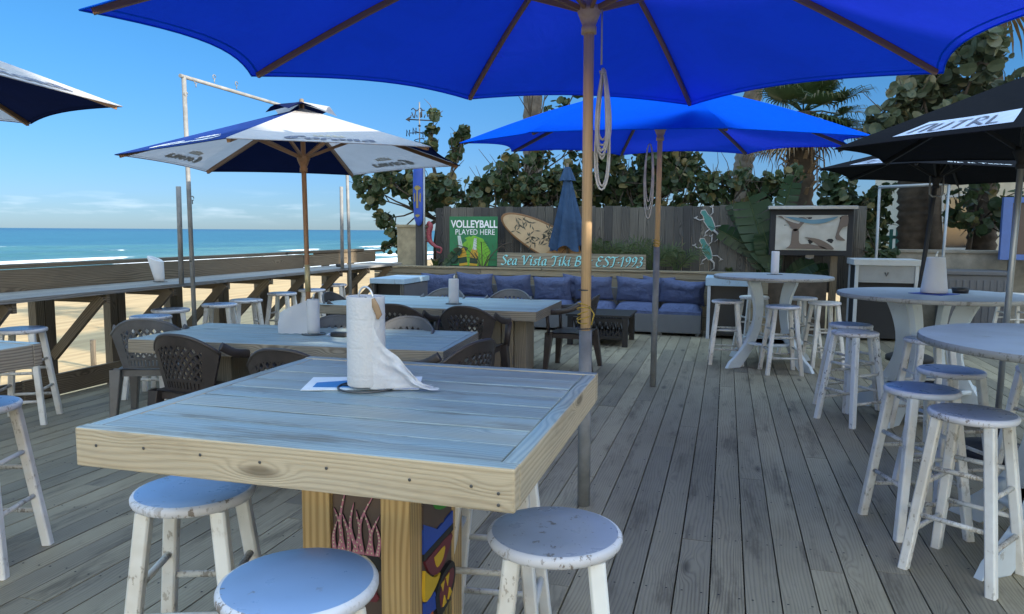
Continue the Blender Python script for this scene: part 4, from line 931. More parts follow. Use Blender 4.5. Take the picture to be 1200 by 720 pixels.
# ------------------------------------------------------------------ resin armchairs with lattice backs
def make_chair(mat, label):
    root = thing('resin_armchair', label, 'chair', (0, 0, 0), 0, 'resin armchairs at the low tables')
    hw = lambda w_: .20 + .075 * w_
    def bk(u, w_, off=0):      # u -1..1 across, w 0 (seat) .. 1 (top rim)
        crown = .40 - .13 * abs(u) ** 2.6
        y = -.20 - .09 * w_ + .13 * abs(u) ** 2.2 * (.35 + .65 * w_) - off
        return Vector((u * hw(w_), y, .42 + w_ * crown))
    mb = MB()
    # lattice of crossing slats
    W0, W1 = .20, .84
    for sgn in (-1, 1):
        for k in range(-10, 11):
            pts = []
            for i in range(15):
                w_ = W0 + (W1 - W0) * i / 14; u = k * .20 + sgn * (w_ - .6) * 1.15
                if abs(u) <= .72: pts.append((u, w_))
            if len(pts) < 3: continue
            b = len(mb.v)
            for j, (u, w_) in enumerate(pts):
                for du, off in ((-.036, .006), (.036, .006), (.036, -.006), (-.036, -.006)): mb.v.append(bk(max(-.8, min(.8, u + du)), w_, off + .0008 * sgn))
            for j in range(len(pts) - 1):
                for q in range(4): a_, c_ = b + j * 4 + q, b + j * 4 + (q + 1) % 4; mb.face((a_, c_, c_ + 4, a_ + 4), None, 0, False)
    # slotted lower panel: upright slats merging into the seat
    for k in range(-5, 6):
        u = k * .13; b = len(mb.v)
        for j in range(6):
            w_ = .02 + .20 * j / 5
            for du, off in ((-.045, .006), (.045, .006), (.045, -.006), (-.045, -.006)): mb.v.append(bk(u + du, w_, off))
        for j in range(5):
            for q in range(4): a_, c_ = b + j * 4 + q, b + j * 4 + (q + 1) % 4; mb.face((a_, c_, c_ + 4, a_ + 4))
    def band(fa, fb, n, th=.008):
        b = len(mb.v)
        for i in range(n + 1):
            t = i / n
            for (u, w_), off in ((fa(t), th), (fb(t), th), (fb(t), -th), (fa(t), -th)): mb.v.append(bk(u, w_, off))
        for i in range(n):
            for q in range(4): a_, c_ = b + i * 4 + q, b + i * 4 + (q + 1) % 4; mb.face((a_, c_, c_ + 4, a_ + 4), None, 0, False)
        mb.face((b, b + 1, b + 2, b + 3)); mb.face([b + n * 4 + q for q in (3, 2, 1, 0)])
    band(lambda t: (-1 + 2 * t, .82), lambda t: (-1 + 2 * t, 1.0), 24, .009)
    for sg_ in (-1, 1):
        band(lambda t: (sg_ * .70, .0 + .9 * t), lambda t: (sg_ * 1.0, .0 + .9 * t), 10, .009)
    band(lambda t: (-.8 + 1.6 * t, .18), lambda t: (-.8 + 1.6 * t, .23), 12); band(lambda t: (-.9 + 1.8 * t, .0), lambda t: (-.9 + 1.8 * t, .06), 12)
    mb.tube([bk(-1 + 2 * i / 24, 1.0) for i in range(25)], .013, 8)
    mb.build('backrest', mat, root)
    mb = MB()
    mb.grid(10, 10, lambda a, b: Vector(((a * 2 - 1) * (.225 + .03 * b), -.22 + b * .46, .425 - .022 * math.sin(math.pi * a) * (.4 + .6 * math.sin(math.pi * b)) - (.03 * max(0, b - .85) / .15)))); mb.box((0, .01, .385), (.44, .42, .05)); mb.build('seat', mat, root)
    for sg_ in (-1, 1):
        mb = MB(); pts = spline([(sg_ * .262, -.14, .74), (sg_ * .285, -.04, .685), (sg_ * .295, .10, .655), (sg_ * .285, .24, .645)], 6)
        mb.tube(pts, [.030] * len(pts), 10, flat=.42); mb.tube([(sg_ * .282, .215, .64), (sg_ * .262, .20, .40)], [.034, .030], 8, flat=.6); mb.build('armrest', mat, root)
        for y0, y1, x1 in ((.20, .235, .27), (-.20, -.27, .25)):
            mb = MB(); a = Vector((sg_ * .235, y0, .42)); b = Vector((sg_ * x1, y1, 0))
            for p_, e_ in ((a, .042), (b, .024)):
                for dx, dy in ((-1, -1), (1, -1), (1, 1), (-1, 1)): mb.v.append(p_ + Vector((dx * e_, dy * e_, 0)))
            for q in range(4): mb.face((q, (q + 1) % 4, 4 + (q + 1) % 4, 4 + q))
            mb.face((7, 6, 5, 4)); mb.build('leg', mat, root, bevel=.006)
    return root
CH = [  # back-top centre x, y, facing angle (0 = +Y, counter-clockwise), grey?, label
 (-3.50, 4.03, -3, 0, 'brown lattice back armchair nearest the camera at the left front of the towel sheet table'),
 (-4.32, 4.66, 24, 1, 'sky-greyed armchair at the left end of the towel sheet table, turned to the sea'),  # grey resin here stands in for sky reflection on the chair
 (-2.50, 3.72, 3, 0, 'brown armchair of which only the back top shows behind the tiki table edge'),
 (-1.47, 4.45, 72, 0, 'brown armchair seen side on at the right end of the towel sheet table'),
 (-2.32, 6.40, -2, 0, 'dark lattice back armchair at the far plank table right of big roll'),
 (-3.02, 6.36, 3, 0, 'dark armchair half hidden by the big towel roll at the far plank table'),
 (-2.44, 5.50, 178, 1, 'grey armchair across the towel sheet table, right of the big towel roll'),
 (-3.02, 5.38, 184, 1, 'grey armchair across the towel sheet table, left of the big towel roll'),
 (-3.22, 8.40, 176, 1, 'grey armchair behind the far plank table, left of the slim towel roll'),
 (-2.45, 8.50, 182, 1, 'grey armchair behind the far plank table, right of the slim towel roll'),
 (-1.33, 8.03, 88, 0, 'dark armchair at the right end of the far plank table beside the coffee table'),
 (-4.28, 7.35, -88, 0, 'dark armchair at the sea end of the far plank table'),
]
pc = {0: None, 1: None}
for x, y, a, g, lab in CH:
    f = Vector((-math.sin(R(a)), math.cos(R(a)), 0)); c = Vector((x, y, 0)) + f * .29
    if pc[g] is None: o = pc[g] = make_chair(M['chairgrey' if g else 'chairbrown'], lab); o.location = c; o.rotation_euler = (0, 0, R(a))
    else: dup(pc[g], c, R(a), lab)

# ------------------------------------------------------------------ paper towels and table clutter
def roll(label, c, r_=.058, h=.275, ring=True, knob='loop', group=None, cone=0.0, tilt=0.0):
    t = thing('paper_towel_roll', label, 'paper towel', c, 0, group)
    mb = MB(); mb.lathe([(.02, .012), (r_ + cone, .012), (r_ + cone * .9, .05), (r_, h - .006), (r_ - .004, h), (.021, h), (.02, h - .03)], 40); mb.build('roll', M['paper'], t)
    mb = MB()
    if ring: mb.tube([(.088 * math.cos(k * math.pi / 14), .088 * math.sin(k * math.pi / 14), .005) for k in range(29)], .0035, 6)
    mb.tube([(0, 0, .005), (0, 0, h)], .004, 6); mb.tube([(-.088, 0, .005), (.088, 0, .005)], .003, 6); mb.build('holder', M['wire'], t)
    if knob == 'loop':
        mb = MB(); mb.tube([(.028 * math.cos(k * math.pi / 12), -.028 * math.cos(k * math.pi / 12) * .25, h - .005 + .036 * math.sin(k * math.pi / 12)) for k in range(13)], .0032, 8); mb.build('loop', M['wirebright'], t)
    elif knob == 'stem':
        mb = MB(); mb.tube([(0, 0, h - .02), (.004, 0, h + .025), (.012, 0, h + .045)], [.010, .008, .004], 8); mb.build('stem', M['wirebright'], t)
    return t
rn = roll('large paper towel roll with a torn sheet trailing on the tiki table', (-1.06, 2.05, 1.031), .057, .285)
mb = MB(); r_ = .0625
mb.lathe([(.0585, .014), (.0595, .02), (.0585, .18), (.058, .288)], 40); mb.f = mb.f[:-2]; mb.uv = mb.uv[:-2]; mb.m = mb.m[:-2]; mb.sm = mb.sm[:-2]; mb.tone = mb.tone[:-2]
mb.build('outer_wrap', M['paper'], rn)
def sheet_f(a, b):   # a along the pull, b height
    top = .262 - .248 * a ** .55 - .010 * math.sin(a * 9); z = .008 + b * max(.004, top - .008)
    d = a * (.155 + .035 * (1 - b) + .012 * mnoise.noise((b * 9, a * 2, 4)))
    ang = R(16); sx_, sy = math.cos(ang), math.sin(ang)
    wob = .020 * math.sin(a * 5 + b * 2.5) * a + .014 * math.sin(b * 9 + a * 12) * a + .008 * mnoise.noise((a * 5, b * 6, 7)) * min(1, a * 4)
    st = Vector((.035, -.045, 0)); return st + Vector((sx_ * d - sy * (wob - .05 * a), sy * d + sx_ * wob + .03 * a, z))
mb = MB(); mb.grid(40, 26, sheet_f); mb.build('trailing_sheet', M['paper'], rn)
mb = MB(); mb.tube([(.045, -.040, .285), (.053, -.040, .262), (.060, -.032, .235), (.057, -.036, .222)], [.006, .012, .011, .004], 8, flat=.4); mb.build('torn_core', M['card'], rn)
r2 = roll('paper towel roll with a wide sheet fanned to the left on the low table', (-3.0, 4.95, .726), .047, .27, True, 'stem')
mb = MB(); mb.grid(14, 8, lambda a, b: Vector((-.04 - a * .23, -.015 - .05 * math.sin(a * 2.5) + .02 * math.sin(b * 3 + a * 4), .006 + b * (.255 - .10 * a) + .002 * math.sin(a * 20)))); mb.build('fanned_sheet', M['paper'], r2)
roll('slim paper towel roll standing on the far plank table', (-2.83, 7.52, .726), .056, .275, True, 'stem')
roll('slim paper towel roll on the far round table', (.55, 9.15, 1.031), .045, .275, False, None)
r5 = roll('cone shaped loosely wound paper towel on the middle round table', (1.64, 6.75, 1.031), .068, .30, False, 'stem', None, .032)
mb = MB(); mb.lathe([(.19, .001), (.19, .004)], 4); mb.build('mat', M['tiki_blue'], r5)
r6 = roll('flared paper towel bundle standing on the sea counter', (-5.52, 6.22, .981), .045, .22, False, None)
for ch in list(r6.children):
    if ch.name.startswith('roll'):
        for v in ch.data.vertices:
            f = v.co.z / .22; v.co.x *= 1 + 1.0 * f; v.co.x -= .05 * f; v.co.y *= 1 + .3 * f; v.co.z += -.35 * v.co.x * f
def leaflet(label, c, w_, d_, rz):
    t = thing('menu_leaflet', label, 'leaflet', c, rz)
    mb = MB(); mb.box((0, 0, .0012), (w_, d_, .0016)); mb.build('sheet', M['leaflet_white'], t)
    mb = MB(); mb.poly([(-w_ * .42, -d_ * .3), (w_ * .42, -d_ * .42), (w_ * .40, d_ * .1), (.0, d_ * .3), (-w_ * .42, d_ * .05)], lambda x, y, d: (x, y, .002 + d), .0006); mb.build('blue_print', M['leaflet_blue'], t)
leaflet('blue and white leaflet under the large towel roll on the tiki table', (-1.10, 2.11, 1.031), .36, .20, R(20))
leaflet('pale leaflet behind the fanned towel sheet on the low table', (-2.80, 5.02, .727), .22, .12, R(20))
mb = MB(); mb.box((-2.76, 4.92, .742), (.13, .07, .032)); tag(mb.build('black_case', M['black'], bevel=.008), 'small black case beside the large towel roll on the low table', 'case')
def ashtray(label, c, s_=1.0):
    mb = MB(); mb.lathe([(.0, 0), (.052 * s_, 0), (.062 * s_, .04 * s_), (.054 * s_, .04 * s_), (.045 * s_, .012 * s_), (.0, .011 * s_)], 24); o = mb.build('ashtray', M['black']); o.location = c; tag(o, label, 'ashtray')
ashtray('black ashtray beside the towel cone on the middle round table', (1.88, 6.93, 1.031), 1.1); ashtray('small dark ashtray on the far end of the sea counter', (-5.45, 9.75, .981))

# ------------------------------------------------------------------ umbrellas
def canopy_fn(apex, tips, scallop, sag, roundness=0.0):
    apex = Vector(apex); tips = [Vector(t) for t in tips]; n = len(tips); cen = sum(tips, Vector()) / n
    def P(k, s_, t, off=0):
        A, B = tips[k % n], tips[(k + 1) % n]; e_ = A.lerp(B, s_); b4 = 4 * s_ * (1 - s_)
        e_ = e_.lerp(Vector((cen.x, cen.y, e_.z)), scallop * b4) + Vector((0, 0, .5 * scallop * b4 * (apex.z - cen.z)))
        p_ = apex.lerp(e_, t); p_.z += roundness * math.sin(math.pi * t) - sag * b4 * math.sin(math.pi * min(1, t * 1.0)) * t
        if off: nrm = (B - apex).cross(A - apex).normalized(); nrm = -nrm if nrm.z < 0 else nrm; p_ += nrm * off
        return p_
    return P, n
def umbrella(label, base, lean, apex, tips, fabs, scallop=.09, sag=.03, roundness=.0, rib='darkrib', hubz=None, pole='umbwood', pr=.021, sleeve=None, vent=None, struts=True, cat='umbrella', sleeve_r=.031, baseplate=True, foot=None, group=None, collar=None):
    base = Vector(base); apex = Vector(apex)
    root = thing('patio_umbrella', label, cat, base, 0, group); P, n = canopy_fn(apex, tips, scallop, sag, roundness)
    mats = []; 
    for f in fabs:
        if M[f] not in mats: mats.append(M[f])
    mb = MB()
    for k in range(n):
        mb.grid(12, 12, lambda a, b: P(k, a, b), mats.index(M[fabs[k % len(fabs)]]))
    child(mb, 'canopy', mats, root)
    mb = MB()
    for k in range(n): mb.tube([P(k, i / 12, 1.0) - Vector((0, 0, .004)) for i in range(13)], .0045, 5, mats.index(M[fabs[k % len(fabs)]]))
    child(mb, 'hem', mats, root)
    mb = MB()
    for k in range(n):
        for t0_, t1_ in ((.978, .984),): mb.grid(12, 1, lambda a, b: P(k, a, t0_ + (t1_ - t0_) * b, -.0012), mats.index(M[fabs[k % len(fabs)]]))
        for s0_, s1_ in ((.0, .016), (.984, 1.0)): mb.grid(1, 12, lambda a, b: P(k, s0_ + (s1_ - s0_) * a, .06 + .9 * b, -.003), mats.index(M[fabs[k % len(fabs)]]))
    child(mb, 'seams', mats, root)
    axis = (apex - base); pt = lambda z: base + axis * ((z - base.z) / axis.z)
    z0 = sleeve if sleeve else base.z
    mb = MB(); mb.tube([pt(z0 - (.05 if sleeve else 0)), pt(apex.z + .05)], pr, 16); child(mb, 'pole', M[pole], root)
    mb = MB(); a = pt(apex.z + .03); mb.lathe([(.0, .05), (.016, .045), (.022, .02), (.02, .0)], 12, a); child(mb, 'finial', M['darkrib'], root)
    if sleeve: mb = MB(); mb.tube([pt(0), pt(sleeve)], sleeve_r, 20); child(mb, 'sleeve', M['galv'], root)
    if foot: mb = MB(); mb.lathe([(.0, 0), (foot, 0), (foot, .05), (foot * .8, .075), (.06, .09), (.05, .2), (.0, .2)], 28, base); child(mb, 'base', M['blackmatte'], root)
    hub = pt(hubz) if hubz else pt(apex.z - .45)
    mb = MB(); mb.lathe([(pr, -.11), (pr + .012, -.11), (pr + .012, -.075), (pr + .006, -.07), (pr + .022, -.03), (pr + .034, .0), (pr + .028, .03), (pr, .03)], 24, hub); child(mb, 'runner_hub', M['bamboo' if pole == 'bamboo' else rib], root)
    for k in range(n):
        pts = [P(k, 0, .03 + .95 * i / 8) - Vector((0, 0, .022)) for i in range(9)]
        mb = MB()
        for i in range(8): mb.bar(pts[i], pts[i + 1], .022, .030, (0, 0, 1), 0, .5)
        child(mb, 'rib', M[rib], root)
        if struts: mb = MB(); mb.bar(hub + (pts[3] - hub) * .04, pts[3] - Vector((0, 0, .01)), .018, .026, (0, 0, 1), 0, .5); child(mb, 'strut', M[rib], root)
    if vent:
        vr, vh, vf = vent; mb = MB(); tops = [apex + Vector((0, 0, vh))] ; vm = [M[f] for f in vf]
        for k in range(n):
            mb.grid(5, 4, lambda a, b: P(k, a, b * vr) + Vector((0, 0, vh * (1 - .15 * b) + .05 * math.sin(a * math.pi) * b + .012 * math.sin(a * 6.3))), k % len(vm))
        child(mb, 'vent_cap', vm, root)
    return root, P
# main blue umbrella
tips = [(-.30, 5.99, 2.50), (-1.90, 5.36, 2.505), (-2.80, 3.98, 2.448), (-2.60, 2.54, 2.42), (-1.28, 1.80, 2.38), (.15, 1.90, 2.37), (1.30, 3.25, 2.40), (1.165, 4.90, 2.447)]
U1, P1 = umbrella('large blue umbrella on a pale wooden pole in a steel sleeve, nearest the camera', (-.718, 3.956, 0), 0, (-.735, 3.956, 3.17), tips, ['blue'], .075, .05, .06, 'brownrib', 2.66, 'bamboo', .028, .985, sleeve_r=.0355)
mb = MB()
for k in range(5): mb.tube([(-.735 + (.033 + .004 * (k % 2)) * math.cos(a * .5 + k), 3.956 + (.033 + .004 * (k % 2)) * math.sin(a * .5 + k), 1.035 + k * .022 + .012 * math.sin(a * .5 + k * 2)) for a in range(14)], .003, 6)
mb.tube([(-.70, 3.92, 1.12), (-.67, 3.91, 1.08), (-.685, 3.915, 1.02)], .004, 6); tag(mb.build('rope_tie', M['ropeyellow']), 'yellow rope lashing knotted round the foot of the nearest umbrella pole', 'rope')
mb = MB(); mb.tube([(-.735 + .032 * math.cos(a * .5), 3.956 + .032 * math.sin(a * .5), 1.205) for a in range(14)], .004, 6); mb.tube([(-.735 + .039 * math.cos(a * .5), 3.956 + .039 * math.sin(a * .5), .995) for a in range(14)], .0035, 6); child(mb, 'wire_band', M['wire'], U1)
mb = MB()
mb.tube([(-.66, 3.93, 2.66), (-.655, 3.91, 2.38)], .005, 6)
for k in range(8):
    L = (.42, .44, .39, .46, .62, .36, .60, .41)[k]; w_ = (.035, .045, .05, .028, .055, .04, .042, .055)[k]
    mb.tube([(-.645 + w_ * math.sin(t * 2 * math.pi) * (.25 + .75 * (1 - math.cos(t * 2 * math.pi)) / 2), 3.90 + .006 * k, 2.36 - L * (1 - math.cos(t * 2 * math.pi)) / 2) for t in [i / 28 for i in range(29)]], .006, 6)
mb.tube([(-.66, 3.9, 2.34), (-.63, 3.89, 2.335), (-.66, 3.925, 2.33), (-.66, 3.9, 2.345)], .006, 6)
tag(mb.build('rope_coil', M['rope']), 'coiled white pulley rope hanging beside the nearest umbrella pole', 'rope')
# second blue umbrella
def ring(c, r_, n, ph, h, tx=0, ty=0): return [(c[0] + r_ * math.cos(ph + 2 * math.pi * k / n), c[1] + r_ * math.sin(ph + 2 * math.pi * k / n), h + tx * r_ * math.cos(ph + 2 * math.pi * k / n) + ty * r_ * math.sin(ph + 2 * math.pi * k / n)) for k in range(n)]
U2, P2 = umbrella('second blue umbrella farther back above the sofa', (-.654, 7.31, 0), 0, (-.645, 7.31, 2.93), ring((-.645, 7.31), 1.915, 8, 1.119, 2.35, -.015, .049), ['blue'], .09, .04, .05, 'darkrib', 2.50, 'bamboo', .025, 1.375, sleeve_r=.030)
mb = MB()
for k in range(3): mb.tube([(-.74 + (.03 + .008 * k) * math.sin(t * 6.283), 7.27 + .006 * k, 2.36 - (.55 + .08 * k) * (1 - math.cos(t * 6.283)) / 2) for t in [i / 24 for i in range(25)]], .005, 6)
tag(mb.build('rope_coil', M['rope']), 'slack cord loops hanging at the second blue umbrella pole', 'rope')
mb = MB()
for k in range(3): mb.tube([(-.653 + .03 * math.cos(a * .5 + k), 7.31 + .03 * math.sin(a * .5 + k), 1.395 + k * .02 + .01 * math.sin(a * .5)) for a in range(14)], .0045, 6)
tag(mb.build('rope_tie', M['ropeyellow']), 'yellow rope lashing on the second blue umbrella pole', 'rope')
# white and navy umbrellas
def lettering(root, P, k, off, mat, s0, s1, t0, th, txt, G, nib, slant=.15, nm='lettering', crown=None):
    W_ = width(txt, G, .06); f = lambda x, y, d: P(k, s0 + (s1 - s0) * x / W_, t0 - th * y, off + math.copysign(d, off))
    mb = MB(); write(mb, txt, G, f, nib, .06, slant, 0, 5, .001); child(mb, nm, mat, root)
    if crown:
        mb = MB(); cx = W_ * .52; y0 = 1.02
        for dx, hh in ((-.52, .34), (-.26, .42), (0, .46), (.26, .42), (.52, .34)): mb.poly([(cx + dx - .03, y0 + .1), (cx + dx + .03, y0 + .1), (cx + dx + .09, y0 + hh - .06), (cx + dx, y0 + hh), (cx + dx - .09, y0 + hh - .06)], f, .001)
        mb.poly([(cx - .62, y0 - .02), (cx + .62, y0 - .02), (cx + .58, y0 + .08), (cx - .58, y0 + .08)], f, .001); child(mb, 'crown_emblem', crown, root)
BN = (.085, .05, .012)
u3c = (-3.49, 5.66); s3 = 1.425 / 1.35
tips3 = ring(u3c, 1.425, 6, .723, 2.109, .023, -.006)
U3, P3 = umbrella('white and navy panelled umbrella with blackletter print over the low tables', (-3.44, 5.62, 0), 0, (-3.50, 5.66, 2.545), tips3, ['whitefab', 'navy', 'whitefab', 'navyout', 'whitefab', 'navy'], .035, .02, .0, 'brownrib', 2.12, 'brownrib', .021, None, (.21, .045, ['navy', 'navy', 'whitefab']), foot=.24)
mb = MB(); mb.tube([(-3.4634, 5.6356, .99), (-3.4687, 5.6391, 1.22)], .0235, 14); child(mb, 'brass_collar', plain('worn brass', (.5, .42, .22), .4, .3), U3)
for k, s0, s1, t0, th in ((0, .28, .70, .92, .105), (2, .28, .70, .92, .105), (4, .25, .75, .965, .11)):
    lettering(U3, P3, k, .004, M['letter_dark'], s0, s1, t0, th, 'Corona', GOTHIC, BN, .12, 'lettering', M['crown'])
for k in (0, 2): lettering(U3, P3, k, -.004, M['letter_grey'], .28, .70, .92, .105, 'Corona', GOTHIC, BN, .12, 'show_through', M['shown_crown'])
lettering(U3, P3, 3, .004, M['letter_white'], .2, .82, .95, .16, 'Corona', GOTHIC, BN, .12, 'lettering', M['letter_white'])
tips4 = ring((-4.913, 3.153), 1.4, 6, .699, 2.32)
U4, P4 = umbrella('white and navy panelled umbrella at the left edge with blackletter print', (-4.90, 3.15, 0), 0, (-4.913, 3.153, 2.80), tips4, ['navy', 'whitefab', 'navy', 'whitefab', 'navy', 'whitefab'], .06, .02, .0, 'brownrib', 2.36, 'umbwood', .021, None, (.17, .045, ['whitefab', 'navy']), foot=.24)
lettering(U4, P4, 5, .004, M['letter_dark'], .18, .82, .95, .18, 'Corona', GOTHIC, BN, .12, 'lettering', M['crown'])
# black umbrellas with pale label
def label_patch(root, P, k, s0, s1, t0, t1, txt):
    mb = MB(); mb.grid(10, 4, lambda a, b: P(k, s0 + (s1 - s0) * a + (.03 * (1 - b)), t0 + (t1 - t0) * b, .004)); child(mb, 'label_patch', M['label_white'], root)
    W_ = width(txt, THIN, .08); mb = MB()
    write(mb, txt, THIN, lambda x, y, d: P(k, s0 + (s1 - s0) * (.10 + .78 * x / W_), t1 - (t1 - t0) * (.12 + .80 * y), .006 + d), (.03, .016, .022), .12, .06); child(mb, 'lettering', M['letter_dark'], root)
U5, P5 = umbrella('black umbrella on a leaning dark pole behind the middle round table', (2.16, 9.80, 0), 0, (2.36, 9.78, 2.62), ring((2.356, 9.784), 1.35, 6, 1.169, 2.205, -.057, -.01), ['blackfab'], .05, .02, .0, 'blackmatte', 2.16, 'blackmatte', .026, foot=.26)
label_patch(U5, P5, 2, .25, .85, .72, .94, 'nUtrl')
mb = font_mesh('Sip it Taste', .16, None, lambda x, y, d: P5(3, .48 + x * .70, 1.0 - .05 - y * .30, .005), .002, .004); child(mb, 'lettering', M['letter_white'], U5)
for dx in (-.08, .06):
    mb = MB(); mb.tube([(2.33 + dx, 9.74, 2.19), (2.33 + dx, 9.72, 1.98), (2.335 + dx * .6, 9.74, 1.95), (2.335, 9.76, 1.96)], .010, 8); child(mb, 'hook_bracket', M['galv'], U5)
U6, P6 = umbrella('black umbrella with pale label cut off at the upper right edge', (1.82, 5.7, 0), 0, (1.86, 5.7, 2.56), ring((2.019, 5.664), 1.35, 6, 2.217, 2.086, -.005, .011), ['blackfab'], .05, .02, .0, 'blackmatte', 2.06, 'galvlight', .020, foot=.26)
label_patch(U6, P6, 1, .24, .90, .70, .92, 'nUtrl')
# furled umbrella by the fence
fu = thing('furled_umbrella', 'furled faded blue umbrella standing by the fence above the name sign', 'umbrella', (-2.50, 11.95, .8))
mb = MB(); mb.tube([(-2.50, 11.95, .3), (-2.53, 11.95, 2.62)], .022, 10); child(mb, 'pole', M['darkrib'], fu)
mb = MB()
def furl(a, b):
    an = a * 2 * math.pi; z = 2.52 - b * (1.28 + .05 * math.sin(an * 5)); r_ = .035 + .27 * b ** 1.05 * (1 - .03 * b); fold = 1 + .26 * math.sin(an * 7 + b * 1.5) * b ** .6 + .1 * math.sin(an * 3 + 1)
    return Vector((-2.53 + .02 * b + r_ * fold * math.cos(an) * .95, 11.95 + r_ * fold * math.sin(an) * .6, z))
mb.grid(84, 18, furl); child(mb, 'canopy', M['oldblue'], fu)
mb = MB(); mb.grid(40, 4, lambda a, b: Vector((-2.53 + (.04 + .075 * b) * math.cos(a * 6.283) * (1 + .3 * math.sin(a * 6.283 * 5)), 11.95 + (.04 + .075 * b) * .8 * math.sin(a * 6.283) * (1 + .3 * math.sin(a * 31.4)), 2.56 - .22 * b))); child(mb, 'vent_cap', M['oldblue'], fu)

# ------------------------------------------------------------------ plants
def disc_leaf(mb, c, nrm, r_, tone, fold=.18, rg=random):
    nrm = nrm.normalized(); a = nrm.orthogonal().normalized(); b = nrm.cross(a); th = rg.uniform(0, 6.28)
    a, b = a * math.cos(th) + b * math.sin(th), b * math.cos(th) - a * math.sin(th)
    base = len(mb.v); mb.v.append(c - nrm * 0)
    N = 9; asp = rg.uniform(.72, 1.02); cu = rg.uniform(-.28, .28)
    for k in range(N):
        an = 2 * math.pi * k / N; jr = 1 + rg.uniform(-.09, .07); x, y = math.cos(an) * jr, math.sin(an) * asp * jr
        mb.v.append(c + a * x * r_ + b * y * r_ + nrm * (abs(y) * fold * r_ - .06 * r_ * x + cu * r_ * x * x))
    for k in range(N): mb.face((base, base + 1 + k, base + 1 + (k + 1) % N), None, 0, False, tone)
def grape_tree(label, base, trunk_top, clusters, nleaf, lr=(.06, .105), seed=1, name='sea_grape_tree', bark='bark2', tr=.06, spread=.34, lit=0.0, leaf='grape'):
    """clusters: list of (x, y, z, radius)"""
    rg = random.Random(seed); root = thing(name, label, 'tree', base)
    mb = MB(); b = Vector(base); t = Vector(trunk_top); mid = b.lerp(t, .5) + Vector((rg.uniform(-.1, .1), 0, 0))
    mb.tube([b, mid, t], [tr, tr * .8, tr * .6], 10); child(mb, 'trunk', M[bark], root)
    mb = MB(); lv = MB()
    for q in range(14):
        c = Vector(rg.choice(clusters)[:3]); e_ = c + Vector((rg.uniform(-.3, .3), rg.uniform(-.2, .2), rg.uniform(.15, .55))); mb.tube([c, c.lerp(e_, .6) + Vector((.04, 0, 0)), e_], [.010, .006, .003], 5)
    for (x, y, z, r_) in clusters:
        c = Vector((x, y, z)); s_ = t.lerp(b, rg.uniform(0, .35)); m_ = s_.lerp(c, .55) + Vector((rg.uniform(-.15, .15), rg.uniform(-.1, .1), rg.uniform(-.12, .05)))
        mb.tube([s_, m_, c], [tr * .4, tr * .25, .008], 6)
        for q in range(3):
            e_ = c + Vector((rg.gauss(0, 1), rg.gauss(0, .7), rg.gauss(0, 1))) * r_ * .8; mb.tube([m_.lerp(c, rg.uniform(.3, 1)), e_], [.012, .004], 5)
        n = int(nleaf * (r_ / .4) ** 1.6)
        for q in range(n):
            d = Vector((rg.gauss(0, 1), rg.gauss(0, 1), rg.gauss(0, 1))).normalized() * (rg.random() ** .45) * r_
            d.y *= .75; p_ = c + d
            nr = (d.normalized() * .7 + Vector((rg.gauss(0, .6), rg.gauss(0, .6), rg.gauss(0, .6) + .25)))
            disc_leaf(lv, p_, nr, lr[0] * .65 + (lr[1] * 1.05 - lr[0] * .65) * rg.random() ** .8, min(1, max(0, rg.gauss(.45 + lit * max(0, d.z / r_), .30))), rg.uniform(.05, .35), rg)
    child(mb, 'branches', M[bark], root); child(lv, 'crown', M[leaf], root); return root
def scatter(boxes, seed, step=.34):
    rg = random.Random(seed); o = []
    for x0, x1, z0, z1, y0, y1, dens in boxes:
        n = max(1, int((x1 - x0) * (z1 - z0) / step ** 2 * dens * .55))
        for _ in range(n): o.append((rg.uniform(x0, x1), rg.uniform(y0, y1), rg.uniform(z0, z1), rg.uniform(.20, .42)))
    return o
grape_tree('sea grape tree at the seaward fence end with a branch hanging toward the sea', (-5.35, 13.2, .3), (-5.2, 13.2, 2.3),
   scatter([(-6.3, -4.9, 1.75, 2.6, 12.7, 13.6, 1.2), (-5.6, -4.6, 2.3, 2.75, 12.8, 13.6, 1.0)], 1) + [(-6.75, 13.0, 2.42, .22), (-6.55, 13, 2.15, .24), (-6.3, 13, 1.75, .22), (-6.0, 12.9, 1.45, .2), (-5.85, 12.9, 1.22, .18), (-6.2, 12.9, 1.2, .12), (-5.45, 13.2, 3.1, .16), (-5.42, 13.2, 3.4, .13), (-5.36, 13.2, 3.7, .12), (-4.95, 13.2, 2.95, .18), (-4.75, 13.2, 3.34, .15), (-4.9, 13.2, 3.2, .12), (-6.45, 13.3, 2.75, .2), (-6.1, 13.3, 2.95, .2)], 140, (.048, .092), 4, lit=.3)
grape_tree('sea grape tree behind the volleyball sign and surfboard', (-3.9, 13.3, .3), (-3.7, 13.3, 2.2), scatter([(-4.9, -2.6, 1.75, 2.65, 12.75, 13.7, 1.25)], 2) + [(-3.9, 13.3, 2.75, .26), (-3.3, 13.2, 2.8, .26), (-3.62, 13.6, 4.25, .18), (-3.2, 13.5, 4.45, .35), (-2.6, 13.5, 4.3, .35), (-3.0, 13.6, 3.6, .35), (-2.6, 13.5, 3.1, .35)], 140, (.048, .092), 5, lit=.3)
grape_tree('sea grape tree behind the furled umbrella and the nearest umbrella pole', (-1.9, 13.4, .3), (-1.7, 13.4, 2.2), scatter([(-2.7, -.5, 1.75, 3.0, 12.75, 13.7, 1.3)], 3) + [(-1.5, 13.4, 3.3, .4), (-2.3, 13.5, 3.3, .4), (-.9, 13.4, 3.1, .3), (-1.0, 13.2, 2.6, .25)], 140, (.048, .092), 6, lit=.2)
